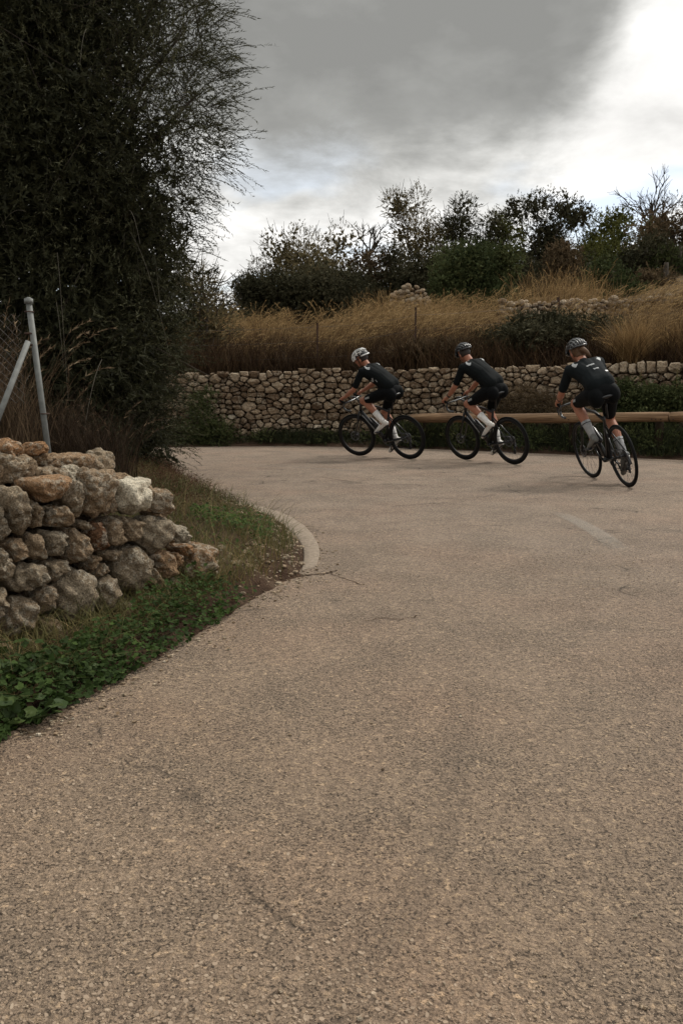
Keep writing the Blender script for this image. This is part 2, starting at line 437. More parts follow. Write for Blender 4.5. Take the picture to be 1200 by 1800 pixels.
# flat ground round the road, wide enough for any view
gr = grid("ground", np.linspace(-600, 600, 60), np.concatenate([np.linspace(-600, -20, 30), np.linspace(-18, 14, 20)]), lambda X, Y: np.full(X.shape, -.08), M_hill); props(gr, kind='structure')
# road: from behind the camera to the far edge
def road():
    V = []; Fc = []; xs = np.linspace(-20, 16, 181); ys = np.linspace(0, 1, 40)
    for yi in ys:
        for x in xs:
            V.append((x, -14 + (float(fedge(x)) + .01 * math.sin(x * 13) + 14) * yi, 0.0))
    n = len(xs)
    for j in range(len(ys) - 1):
        for i in range(n - 1): Fc.append((j * n + i, j * n + i + 1, (j + 1) * n + i + 1, (j + 1) * n + i))
    return link("road", mesh_np("road", V, Fc, None, True), M_road)
props(road(), kind='structure')
# right-hand verge out of frame
# far verge between road and wall
def far_verge():
    xs = np.linspace(-20, 16, 361); ts = np.linspace(0, 1, 14); V = []; Fc = []
    for t in ts:
        for x in xs:
            y0 = float(fedge(x)); y1 = float(wall_y(x)) + .5
            y = y0 - .05 + (y1 - y0 + .05) * t
            z = -.02 + min(t * 3, 1) * .06 + .10 * t + .02 * math.sin(x * 7 + t * 9) * min(t * 4, 1)
            V.append((x, y, z))
    n = len(xs)
    for j in range(len(ts) - 1):
        for i in range(n - 1): Fc.append((j * n + i, j * n + i + 1, (j + 1) * n + i + 1, (j + 1) * n + i))
    return link("far_verge", mesh_np("far_verge", V, Fc, None, True), M_soil)
props(far_verge(), kind='structure')
vx = np.concatenate([np.arange(-22, -6, .5), np.arange(-6, -2.6, .08), np.arange(-2.6, .1, .025)])
vy = np.concatenate([np.arange(-4, 1, .3), np.arange(1, 2, .06), np.arange(2, 8.5, .025), np.arange(8.5, 13.4, .05)])
def vmask(c):
    d, i = poly_dist(c[:, :2], VERGE); return i | (d < .12)
props(grid("verge", vx, vy, verge_z, M_soil, vmask), kind='structure')

# kerb: worn concrete edging round the bend
def kerb():
    A = smooth_line([gnd(*p) for p in kout], 6); Bq = smooth_line([gnd(*p) for p in kin], 6); A = A[2:]; Bq = Bq[2:]
    n = min(len(A), len(Bq)); A = A[:n]; Bq = Bq[:n]; mb = MB(); vs = []
    for i in range(n):
        a, b = A[i], Bq[i]; h = .016 + .003 * math.sin(i * 1.7); j = .006 * math.sin(i * 2.3)
        e = min(i, n - 1 - i) / 3; h *= min(1, .3 + e); d = (b - a)
        for t, z in ((-.02, -.02), (.02, h * .5), (.10 + j, h * .9), (.5, h), (.9, h * .96), (.98, h * .55), (1.0, -.03)):
            p = a + d * t; vs.append((p.x, p.y, z))
    fs = [(i * 7 + k, (i + 1) * 7 + k, (i + 1) * 7 + k + 1, i * 7 + k + 1) for i in range(n - 1) for k in range(6)]
    fs += [tuple(range(7)), tuple((n - 1) * 7 + k for k in range(7))[::-1]]
    mb.add(vs, fs); o = mb.build("kerb", simple("kerb_concrete", (.23, .185, .142), .95, spec=.15, var=.25, bump=.6, scale=40))
    props(o, kind='structure')
kerb()

# worn paint on the road, as thin sheets 4 mm up
def paint_mat():
    m, N, L, B = newmat("worn_road_paint")
    ge = N.new('ShaderNodeNewGeometry'); n1 = noise(N, L, ge.outputs['Position'], 60, 5, .7); n2 = noise(N, L, ge.outputs['Position'], 5, 3)
    uv = N.new('ShaderNodeAttribute'); uv.attribute_name = 'fade'
    f = math_(N, L, 'MULTIPLY', uv.outputs['Fac'], 1.0)
    s = math_(N, L, 'ADD', math_(N, L, 'MULTIPLY', n1, .8), math_(N, L, 'MULTIPLY', n2, .3))
    a = ramp(N, L, math_(N, L, 'ADD', s, math_(N, L, 'MULTIPLY', f, .45)), [(.68, (0, 0, 0)), (.98, (.38, .38, .38))])
    L.new(a, B.inputs['Alpha']); B.inputs['Base Color'].default_value = (.34, .30, .25, 1); B.inputs['Roughness'].default_value = .9
    return m
M_paint = paint_mat()
def paint(pxs, w0, w1, name="road_marking"):
    c = smooth_line([gnd(*p) for p in pxs], 6); V = []; Fc = []; fade = []
    n = len(c)
    for i, p in enumerate(c):
        T = (c[min(i + 1, n - 1)] - c[max(i - 1, 0)]).normalized(); nn = Vector((-T.y, T.x, 0)); w = w0 + (w1 - w0) * i / (n - 1)
        for k in range(5):
            q = p + nn * w * (k / 4 - .5); V.append((q.x, q.y, .004)); fade.append(math.sin(PI * min(max(i / (n - 1), .0), 1)) ** .5 * (0, 1, 1, 1, 0)[k])
    for i in range(n - 1):
        for k in range(4): Fc.append((i * 5 + k, i * 5 + k + 1, i * 5 + k + 6, i * 5 + k + 5))
    me = mesh_np(name, V, Fc); a = me.attributes.new('fade', 'FLOAT', 'POINT'); a.data.foreach_set('value', np.array(fade, dtype=np.float32))
    props(link(name, me, M_paint), kind='structure')
paint([(975, 900), (1010, 915), (1050, 938), (1092, 970)], .16, .22)
paint([(505, 822), (560, 824), (640, 830)], .12, .12)

def crack(pxs, w, seed):
    rg_ = np.random.default_rng(seed); c = smooth_line([gnd(*p) for p in pxs], 7); V = []; n = len(c)
    for i, p in enumerate(c):
        T = (c[min(i + 1, n - 1)] - c[max(i - 1, 0)]).normalized(); nn = Vector((-T.y, T.x, 0)); j = rg_.normal(0, .006); ww = w * rg_.uniform(.4, 1.3) * (1 if 0 < i < n - 1 else .1)
        for e in (-.5, .5): q = p + nn * (ww * e + j); V.append((q.x, q.y, .0035))
    me = mesh_np("road_crack", V, [(i * 2, i * 2 + 1, i * 2 + 3, i * 2 + 2) for i in range(n - 1)]); props(link("road_crack", me, M_soil), kind='structure')
crack([(524, 1016), (545, 1011), (575, 1008), (592, 1003)], .016, 1)
crack([(575, 1008), (602, 1017), (640, 1030)], .007, 2)
crack([(640, 1093), (670, 1087), (700, 1090), (735, 1082)], .006, 3)
crack([(560, 838), (610, 846), (650, 850)], .012, 4)

def stain(pxs, w0, w1, seed):
    """oily tyre track and damp patches: thin dark sheets broken up by noise"""
    paint(pxs, w0, w1, "road_stain"); o = bpy.data.objects[[x.name for x in bpy.data.objects if x.name.startswith("road_stain")][-1]]; o.data.materials[0] = M_stain
    for v in o.data.vertices: v.co.z = .003
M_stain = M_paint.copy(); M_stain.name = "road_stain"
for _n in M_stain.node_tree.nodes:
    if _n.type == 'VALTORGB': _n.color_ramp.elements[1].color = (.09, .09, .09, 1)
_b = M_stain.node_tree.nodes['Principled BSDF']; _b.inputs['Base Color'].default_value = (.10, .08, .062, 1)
stain([(560, 1760), (640, 1690), (720, 1600), (775, 1480), (800, 1360), (812, 1250), (818, 1160)], .07, .15, 1)
stain([(600, 1084), (660, 1088), (740, 1082)], .25, .3, 2)
stain([(585, 955), (600, 985), (640, 1020)], .3, .35, 3)
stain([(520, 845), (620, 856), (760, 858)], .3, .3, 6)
# ================================================================ STONES
import mathutils.noise as MN
def clip(poly, n, c):
    """keep the side where n.p <= c"""
    out = []
    for i in range(len(poly)):
        a = poly[i]; b = poly[(i + 1) % len(poly)]
        da = n[0] * a[0] + n[1] * a[1] - c; db = n[0] * b[0] + n[1] * b[1] - c
        if da <= 0: out.append(a)
        if (da < 0 < db) or (db < 0 < da):
            t = da / (da - db); out.append((a[0] + (b[0] - a[0]) * t, a[1] + (b[1] - a[1]) * t))
    return out
def cells(seeds, w, box, ax=1.0, k=24):
    """power diagram; ax scales the first axis"""
    P = np.array(seeds, float); Q = P * [ax, 1]; out = []
    for i in range(len(P)):
        d = ((Q - Q[i]) ** 2).sum(1); order = np.argsort(d)[1:k + 1]
        x0, x1, y0, y1 = box(P[i]) if callable(box) else box
        poly = [(x0 * ax, y0), (x1 * ax, y0), (x1 * ax, y1), (x0 * ax, y1)]
        for j in order:
            nn = Q[j] - Q[i]; c = (Q[j] @ Q[j] - Q[i] @ Q[i] + w[i] - w[j]) / 2
            poly = clip(poly, nn, c)
            if len(poly) < 3: break
        out.append([(p[0] / ax, p[1]) for p in poly] if len(poly) >= 3 else None)
    return out
def cell_radii(poly, n, inset, smooth_n):
    P = np.array(poly); A = 0; cx = cy = 0
    for i in range(len(P)):
        a, b = P[i], P[(i + 1) % len(P)]; cr = a[0] * b[1] - b[0] * a[1]; A += cr; cx += (a[0] + b[0]) * cr; cy += (a[1] + b[1]) * cr
    if abs(A) < 1e-5: return None
    c = np.array([cx, cy]) / (3 * A); r = np.zeros(n)
    for k in range(n):
        a = 2 * PI * k / n; d = np.array([math.cos(a), math.sin(a)]); best = 1e9
        for i in range(len(P)):
            p, q = P[i], P[(i + 1) % len(P)]; e = q - p; nn = np.array([e[1], -e[0]]); L_ = np.linalg.norm(nn)
            if L_ < 1e-7: continue
            nn = nn / L_
            if A < 0: nn = -nn
            den = nn @ d
            if den > 1e-4: best = min(best, max((nn @ (p - c)) - inset, .003) / den)
        r[k] = best
    for _ in range(smooth_n): r = np.minimum(r, (np.roll(r, 1) + 2 * r + np.roll(r, -1)) / 4 * 1.01)
    return c, r, abs(A) / 2
def stone_mesh(c, r, fr, depth, nv, rough, seed, tone, name="stone"):
    """a lump whose outline in the wall face is r(angle); fr maps (s, z, out) to the world"""
    n = len(r); rg = np.random.default_rng(seed); V = []
    ph = rg.uniform(0, 6.28, (8, 3)); am = rg.uniform(.4, 1, 8); fq = rg.uniform(1.0, 3.2, (8, 3)) * rg.choice([-1, 1], (8, 3))
    sz = float(np.mean(r)); tilt = rg.uniform(-.25, .25, 2)
    rings = []
    for j in range(nv + 1):
        e = -PI / 2 * .55 + (PI / 2 * 1.55) * j / nv          # back rim to front pole
        ce = abs(math.cos(e)) ** (.62 if n > 20 else .5); se = math.copysign(abs(math.sin(e)) ** .8, math.sin(e))
        rings.append((ce if j < nv else 0, se))
    pts = []
    for ce, se in rings[:-1]:
        for k in range(n):
            a = 2 * PI * k / n; pts.append((r[k] * ce * math.cos(a), r[k] * ce * math.sin(a), depth * se))
    pts.append((0, 0, depth * rings[-1][1]))
    P = np.array(pts); U = P / sz
    d = np.zeros(len(P))
    for q in range(8):
        d += am[q] * np.sin(U @ fq[q] + ph[q, 0]) * np.sin(U[:, [1, 2, 0]] @ fq[q] * 1.7 + ph[q, 1]) * (1 if q < 4 else .6)
    d += .8 * np.abs(np.sin(U @ (fq[0] * 3.1) + ph[0, 2])) * np.sin(U @ (fq[1] * 2.7))
    s = 1 + rough * d / 3
    P = P * np.stack([np.minimum(s, 1.06), np.minimum(s, 1.06), s], 1)
    P[:, 2] += (P[:, 0] * tilt[0] + P[:, 1] * tilt[1])
    if n > 20:
        off = Vector((seed * 3.1, 0, 0))
        for q in range(len(P)):
            w_ = Vector(P[q]) ; nn_ = w_.normalized() if w_.length > 0 else w_
            f1 = MN.fractal(w_ * 22 + off, 1.0, 2.1, 4); f2 = MN.noise(w_ * 55 + off)
            dd = .0075 * f1 - .012 * max(f2 - .18, 0) * 2.2
            P[q] += np.array(nn_) * dd
    W0 = np.array(fr(c[0], c[1], 0)); V = np.array([fr(c[0] + p[0], c[1] + p[1], p[2]) for p in P]) - W0
    Fc = []
    for j in range(nv - 1):
        for k in range(n):
            k2 = (k + 1) % n; Fc.append((j * n + k, j * n + k2, (j + 1) * n + k2, (j + 1) * n + k))
    me = bpy.data.meshes.new(name); top = len(P) - 1
    tri = [((nv - 1) * n + k, (nv - 1) * n + (k + 1) % n, top) for k in range(n)]
    return W0, V, Fc + tri, tone
def py_mesh(name, V, Fc, tones, smooth=True):
    me = bpy.data.meshes.new(name); me.from_pydata([tuple(v) for v in V], [], Fc); me.update()
    me.polygons.foreach_set('use_smooth', [smooth] * len(me.polygons))
    a = me.attributes.new('tone', 'FLOAT', 'FACE'); a.data.foreach_set('value', np.array(tones, dtype=np.float32)); return me

M_stone = stonemat("limestone", [(0, (.16, .105, .065)), (.3, (.30, .215, .14)), (.55, (.43, .325, .22)), (.8, (.53, .42, .30)), (1, (.62, .54, .42))], (.56, .49, .38), .6, .45, .3)
M_near = stonemat("lichened_limestone", [(0, (.10, .05, .03)), (.2, (.34, .19, .095)), (.4, (.30, .21, .13)), (.6, (.29, .225, .152)), (.8, (.31, .26, .19)), (1, (.66, .59, .46))], (.48, .43, .34), 1.0, .55, .6)
M_core = soil_mat("wall_core_earth", [(.3, (.03, .02, .013)), (.6, (.07, .045, .03)), (.8, (.10, .07, .045))], 2)

# ---- far dry-stone wall
def far_wall():
    core = MB(); xs = np.linspace(-9, 9, 60); vs = []
    for x in xs:
        y = float(wall_y(x)); t = float(wall_top(x)) - .10
        vs += [(x, y + .10, -.1), (x, y + .10, t), (x, y + .55, t + .02), (x, y + .55, -.1)]
    fs = []
    for i in range(len(xs) - 1):
        for k in range(3): fs.append((i * 4 + k, (i + 1) * 4 + k, (i + 1) * 4 + k + 1, i * 4 + k + 1))
    core.add(vs, fs + [(0, 1, 2, 3), tuple((len(xs) - 1) * 4 + k for k in (3, 2, 1, 0))])
    root = core.build("dry_stone_wall", M_core, smooth=False)
    props(root, "long rubble stone wall across the far side of the bend behind the cyclists", "stone wall")
    X = np.linspace(-9, 9, 400); Yw = wall_y(X); S_ = np.concatenate([[0], np.cumsum(np.hypot(np.diff(X), np.diff(Yw)))])
    def fr(s, z, o):
        x = np.interp(s, S_, X); y = float(wall_y(x)); dx = .05; ty = float(wall_y(x + dx)) - float(wall_y(x - dx)); L_ = math.hypot(2 * dx, ty)
        nx, ny = ty / L_, -2 * dx / L_
        return (x + nx * o, y + ny * o + .06, z)
    rg = np.random.default_rng(11); seeds = []; w = []; cop = []
    sc = float(np.interp(4.55, X, S_))                   # upright coping stones begin here
    z = .05; row = 0
    while z < 1.5:
        hgt = rg.uniform(.062, .112); s = rg.uniform(0, .15)
        while s < S_[-1]:
            wd = rg.choice([rg.uniform(.08, .14), rg.uniform(.14, .28)], p=[.55, .45])
            x = np.interp(s + wd / 2, S_, X); top = float(wall_top(x)) - (.2 if s > sc else 0)
            zz = z + rg.uniform(-.036, .036)
            if zz < top - .03 and zz > .03 and not (rg.random() < .07):
                seeds.append((s + wd / 2, zz)); w.append((wd * .42) ** 2 * .5 * rg.uniform(-.3, 1.2)); cop.append(0)
            s += wd
        z += hgt; row += 1
    s = sc
    while s < S_[-1]:
        wd = rg.uniform(.12, .2) if s < sc + .75 else rg.uniform(.16, .27)
        x = np.interp(s + wd / 2, S_, X); seeds.append((s + wd / 2, float(wall_top(x)) - .10)); w.append(.006); cop.append(1); s += wd
    def box(p):
        x = np.interp(p[0], S_, X); t = float(wall_top(x)) + rg.uniform(-.03, .04)
        return (p[0] - .3, p[0] + .3, -.02, t)
    cs = cells(seeds, w, box, 0.66)
    allst = []
    for i, poly in enumerate(cs):
        if not poly: continue
        q = cell_radii(poly, 14, .004 if not cop[i] else .012, 0)
        if q is None: continue
        c, r, A = q
        if A < .0010: continue
        tone = float(np.clip(rg.normal(.48, .22), 0, 1))
        if cop[i]: tone = float(np.clip(rg.normal(.8, .12), 0, 1))
        if rg.random() < .08: tone = rg.uniform(.0, .15)
        x = np.interp(c[0], S_, X); y = float(wall_y(x)); vis = 0.40 * y + .3 > x > -0.22 * y - .2
        allst.append((vis * A, stone_mesh(c, r, fr, rg.uniform(.045, .12), 4, .30, i, tone)))
    allst.sort(key=lambda t: -t[0])
    for _, (W0, V, Fc, tone) in allst[:298]:
        link("stone", py_mesh("stone", V, Fc, [tone] * len(Fc), False), M_stone, root, W0)
    VV = []; FF = []; TT = []; b = 0
    for _, (W0, V, Fc, tone) in allst[298:]:
        VV.extend(V + W0); FF.extend([tuple(i + b for i in f) for f in Fc]); TT.extend([tone] * len(Fc)); b += len(V)
    if VV: props(link("small_stones", py_mesh("small_stones", VV, FF, TT, False), M_stone, root), kind='stuff')
far_wall()

# ---- near wall, its stones measured off the photograph: x, y, w, h, tone
P0 = Vector((-1.27, 3.12, 0)); P1 = Vector((-.76, 3.86, 0)); ND = (P1 - P0).normalized(); NN = Vector((ND.y, -ND.x, 0))
near_px = [
 # (cx, cy, w, h, tone)
 (18, 905, 46, 90, .62), (-8, 918, 30, 80, .66), (48, 895, 44, 72, .5), (75, 858, 110, 42, .28), (88, 900, 48, 66, .40), (116, 880, 30, 78, .58),
 (155, 872, 52, 80, .45), (176, 882, 24, 54, .48), (222, 872, 72, 56, 1.0), (265, 882, 32, 42, .42),
 (20, 965, 40, 46, .40), (50, 962, 38, 50, .5), (82, 952, 44, 54, .72), (124, 955, 42, 64, .45), (136, 930, 22, 32, .6), (157, 944, 30, 62, .05),
 (188, 936, 46, 52, .5), (212, 925, 42, 50, .55), (258, 936, 54, 58, .72), (300, 940, 32, 28, .85), (288, 950, 16, 24, .3),
 (-12, 985, 30, 60, .6), (36, 1012, 64, 48, .66), (86, 1001, 36, 40, .6), (118, 1044, 66, 110, .68), (152, 988, 20, 34, .4), (166, 1000, 26, 34, .45), (172, 1040, 40, 76, .6),
 (220, 1000, 62, 78, .65), (185, 973, 34, 24, .55), (275, 992, 40, 52, .33), (255, 1010, 24, 60, .45), (296, 984, 28, 26, .28), (338, 985, 52, 44, .33), (318, 968, 26, 24, .2),
 (20, 1080, 62, 74, .55), (70, 1052, 36, 70, .52), (72, 1102, 38, 56, .45), (-20, 1060, 30, 70, .6), (30, 1140, 66, 44, .35), (105, 1120, 50, 40, .35), (-22, 1140, 40, 40, .4),
 (140, 1098, 34, 28, .4), (285, 1030, 30, 30, .5), (245, 1050, 40, 24, .45), (200, 1062, 44, 24, .4)]
def near_wall():
    rg = np.random.default_rng(5)
    def to_sz(u, v):
        p = onplane(u, v, P0, NN); return (p - P0).dot(ND), p.z
    def fr(s, z, o):
        p = P0 + ND * s + NN * o; return (p.x, p.y, z)
    seeds = []; w = []; tones = []; hw = []
    for (u, v, a, b, t) in near_px:
        s, z = to_sz(u, v); s0, _ = to_sz(u - a / 2, v); s1, _ = to_sz(u + a / 2, v); _, z0 = to_sz(u, v + b / 2); _, z1 = to_sz(u, v - b / 2)
        seeds.append((s, z)); rr = ((s1 - s0) * .5 + (z1 - z0) * .5) / 2; w.append(rr * rr); tones.append(t); hw.append(((s1 - s0) / 2 * 1.25, (z1 - z0) / 2 * 1.22))
    smin = min(p[0] for p in seeds)
    z = .05                                               # the wall goes on to the left of the frame
    while z < .66:
        s = smin - .09
        while s > -3.2:
            wd = rg.uniform(.13, .24); seeds.append((s - wd / 2, z + rg.uniform(-.03, .03))); w.append((wd * .4) ** 2); tones.append(rg.uniform(.3, .75)); hw.append((wd * .6, .09)); s -= wd
        z += .13
    it = iter(range(len(seeds)))
    def box(p):
        i = next(it); return (p[0] - hw[i][0], p[0] + hw[i][0], p[1] - hw[i][1], p[1] + hw[i][1])
    cs = cells(seeds, w, box, 1.0)
    # earth and rubble core behind the facing
    core = MB(); n = 40; vs = []
    for i in range(n):
        s = -3.3 + (3.3 + .78) * i / (n - 1)
        u = s
        t = float(np.interp(u, [-3.3, -.2, .15, .45, .62, .74, .85], [.64, .66, .64, .58, .42, .26, .14])) + .015 * math.sin(i * 2.1)
        for o, z in ((-.07, -.1), (-.075, t - .05), (-.14, t), (-.40, t + .01), (-.46, t - .08), (-.46, -.1)):
            p = P0 + ND * s + NN * o; vs.append((p.x, p.y, z))
    fs = [(i * 6 + k, (i + 1) * 6 + k, (i + 1) * 6 + k + 1, i * 6 + k + 1) for i in range(n - 1) for k in range(5)]
    fs += [tuple(range(6)), tuple((n - 1) * 6 + k for k in range(6))[::-1]]
    core.add(vs, fs)
    root = core.build("dry_stone_wall", M_core)
    props(root, "low crumbling wall of big lichened boulders on the inside verge by the metal fence post", "stone wall")
    for i, poly in enumerate(cs):
        if not poly: continue
        q = cell_radii(poly, 44, .0085, 2)
        if q is None: continue
        c, r, A = q
        if A < .0006: continue
        W0, V, Fc, t = stone_mesh(c, r, fr, min(.11, .045 + 1.0 * float(np.mean(r))), 19, .26, 100 + i, tones[i])
        link("stone", py_mesh("stone", V, Fc, [t] * len(Fc), True), M_near, root, W0)
    # stones lying on top and tumbled off the end: px, py, width, height (px), depth m, set-back m, tone, tilt
    top = [(8, 795, 34, 46, .10, .12, .22, .1), (14, 824, 62, 50, .12, .10, .52, .0), (58, 789, 32, 22, .07, .16, .22, .2), (104, 812, 92, 26, .12, .18, .36, .06),
           (88, 833, 66, 22, .10, .08, .5, -.05), (124, 832, 24, 24, .05, .03, .95, .3), (166, 822, 54, 46, .11, .30, .55, -.2), (176, 805, 30, 30, .08, .36, .6, .3), (167, 840, 44, 26, .08, .20, .24, .05),
           (140, 850, 40, 50, .10, .06, .42, .3), (60, 806, 26, 26, .1, .2, .4, 0), (40, 826, 30, 30, .1, .25, .45, 0), (-40, 815, 60, 50, .12, .14, .45, 0), (-100, 810, 70, 60, .12, .14, .4, 0),
           (245, 862, 30, 30, .08, .12, .5, 0), (268, 900, 26, 30, .08, .10, .45, .2), (205, 848, 40, 30, .1, .2, .4, 0),
           (316, 990, 34, 34, .10, .05, .3, .1), (348, 978, 40, 36, .1, .04, .4, .3), (325, 962, 24, 22, .07, .05, .28, 0)]
    for i, (u, v, a, b, dp, sb, t, tl) in enumerate(top):
        C = onplane(u, v, P0 - NN * sb, NN); k = (C - Vector((0, 0, CAMH))).length / F
        A_ = np.arange(40) / 40 * 2 * PI
        hx, hz = a * k / 2 * 1.02 / .87, b * k / 2 * 1.02
        pw = 2.6; r = 1 / ((np.abs(np.cos(A_ - tl)) / hx) ** pw + (np.abs(np.sin(A_ - tl)) / hz) ** pw) ** (1 / pw)
        r = r * (1 + .07 * np.sin(3 * A_ + i) + .05 * np.sin(5 * A_ + 2 * i))
        s = (C - P0).dot(ND)
        fr2 = lambda s, z, o, sb=sb: tuple(P0 + ND * s + NN * (o - sb) + Vector((0, 0, z)))
        # both halves, so that it is a whole stone
        W0, V, Fc, t = stone_mesh(np.array([s, C.z]), r, fr2, dp * .8, 17, .26, 300 + i, t)
        me = py_mesh("stone", V, Fc, [t] * len(Fc), True)
        link("stone", me, M_near, root, W0)
near_wall()

# ---- stone walls up on the hillside, their stones only a few pixels each
def hill_wall(pts, thick, hgt, label, seed, sz=.16):
    rg = np.random.default_rng(seed); mb = MB(); core = MB()
    P = smooth_line(pts, 8); L_ = [0]
    for i in range(1, len(P)): L_.append(L_[-1] + (P[i] - P[i - 1]).length)
    vs = []
    for p in P: vs += [(p.x, p.y + .06, p.z - .6), (p.x, p.y + .06, p.z + hgt - .08), (p.x, p.y + thick, p.z + hgt - .08), (p.x, p.y + thick, p.z - .6)]
    fs = [(i * 4 + k, i * 4 + 4 + k, i * 4 + 5 + k, i * 4 + 1 + k) for i in range(len(P) - 1) for k in range(3)] + [(0, 1, 2, 3), tuple(len(vs) - 4 + k for k in (3, 2, 1, 0))]
    core.add(vs, fs); root = core.build("dry_stone_wall", M_core, smooth=False); props(root, label, "stone wall")
    s = 0
    A = np.array([tuple(p) for p in P])
    while s < L_[-1]:
        z = -.1
        while z < hgt:
            q = [np.interp(s, L_, A[:, k]) for k in range(3)]
            r = sz * rg.uniform(.35, .62)
            mb.tone = float(np.clip(rg.normal(.5, .2), 0, 1))
            mb.ell((q[0] + rg.uniform(-.03, .03), q[1] + rg.uniform(-.03, .05), q[2] + z), (r * rg.uniform(.8, 1.2), r * .9, r * rg.uniform(.6, 1)), Matrix.Rotation(rg.uniform(-.5, .5), 3, 'Y'), 6, 4)
            z += sz * rg.uniform(.65, .9)
        s += sz * .8
    props(mb.build("rubble", M_stone, root, smooth=False), kind='stuff')
def hz(u, v, Y, top=0.0):
    p = at(u, v, Y); p.z -= top; return p
hill_wall([hz(880, 560, 21, .5), hz(960, 557, 21.5, .5), hz(1040, 546, 22, .6), (hz(1100, 534, 22.5, .75)), hz(1160, 522, 23, .85), hz(1215, 511, 23.5, .9), hz(1300, 500, 24, .9)], .5, .9, "stone terrace wall climbing the hillside at the right above the roadside wall", 3, .17)
hill_wall([hz(690, 512, 27, .8), hz(708, 503, 27, .75), hz(735, 503, 27, .75), hz(755, 516, 27, .8)], .9, .75, "short heap of stacked stone on the hillside among the golden grass", 4, .17)
# ================================================================ CYCLISTS
M_carbon = simple("black_carbon", (.006, .006, .007), .35, spec=.4, coat=.2)
M_rubber = simple("tyre_rubber", (.006, .006, .006), .8, spec=.15)
M_rim = simple("rim_carbon", (.005, .005, .006), .5, spec=.25)
M_steel = simple("steel_parts", (.12, .12, .125), .4, metal=.9)
M_dark = simple("dark_metal", (.03, .03, .032), .4, metal=.6)
M_bar = simple("bar_finish", (.03, .03, .03), .35, spec=.5, coat=.4)
M_white = simple("white_paint", (.62, .61, .58), .4)
M_grey = simple("grey_print", (.33, .34, .34), .6)
M_red = simple("red_plastic", (.35, .02, .02), .4)
M_skin = simple("skin", (.34, .145, .088), .55, spec=.35, var=.1, scale=14)
M_jersey = simple("jersey_cloth", (.0050, .0065, .0070), .85, spec=.12, var=.15, scale=40, bump=.15)
M_jersey2 = simple("jersey_cloth_blue", (.0070, .0095, .0108), .85, spec=.12, var=.15, scale=40, bump=.15)
M_shorts = simple("shorts_cloth", (.0028, .0034, .0040), .8, spec=.12, var=.1)
M_sock = simple("sock_white", (.74, .72, .69), .9, spec=.1)
M_sock3 = simple("sock_grey", (.30, .30, .30), .9, spec=.1)
M_shoe = simple("shoe_white", (.62, .59, .55), .45)
M_shoe3 = simple("shoe_grey", (.13, .13, .12), .6)
M_hair = simple("brown_hair", (.09, .045, .02), .7)
M_hairb = simple("dark_hair", (.02, .013, .01), .7)
M_glass = simple("dark_lens", (.01, .01, .012), .1, spec=.8)
M_hel_w = simple("helmet_white", (.66, .66, .64), .3, coat=.4)
M_hel_k = simple("helmet_black", (.011, .011, .012), .3, coat=.4)
M_hel_g = simple("helmet_grey_ribs", (.10, .10, .10), .35, coat=.3)

def remesh(mb, name, voxel, m, parent, sm=4, fac=.6):
    me = mb.mesh(name + "_src"); o = bpy.data.objects.new("tmp", me); COL.objects.link(o)
    md = o.modifiers.new("r", 'REMESH'); md.mode = 'VOXEL'; md.voxel_size = voxel; md.use_smooth_shade = True
    s = o.modifiers.new("s", 'SMOOTH'); s.iterations = sm; s.factor = fac
    dc = o.modifiers.new('d', 'DECIMATE'); dc.ratio = .34
    dg = bpy.context.evaluated_depsgraph_get(); ev = o.evaluated_get(dg)
    out = bpy.data.meshes.new_from_object(ev, depsgraph=dg); out.name = name
    bpy.data.objects.remove(o); bpy.data.meshes.remove(me)
    out.materials.clear()
    return link(name, out, m, parent)
def ik(a, b, l1, l2, pole):
    a, b, pole = Vector(a), Vector(b), Vector(pole); d = b - a; D = min(d.length, (l1 + l2) * .999); n = d.normalized()
    x = (l1 * l1 - l2 * l2 + D * D) / (2 * D); h = math.sqrt(max(l1 * l1 - x * x, 0)); p = (pole - n * pole.dot(n)).normalized()
    return a + n * x + p * h

BB = Vector((.41, 0, .272)); RA = Vector((0, 0, .339)); FA = Vector((.99, 0, .339))
def pedal_pos(side, ang):
    a = R(ang) + (0 if side > 0 else PI)
    return BB + Vector((.172 * math.cos(a), side * .155, .172 * math.sin(a)))

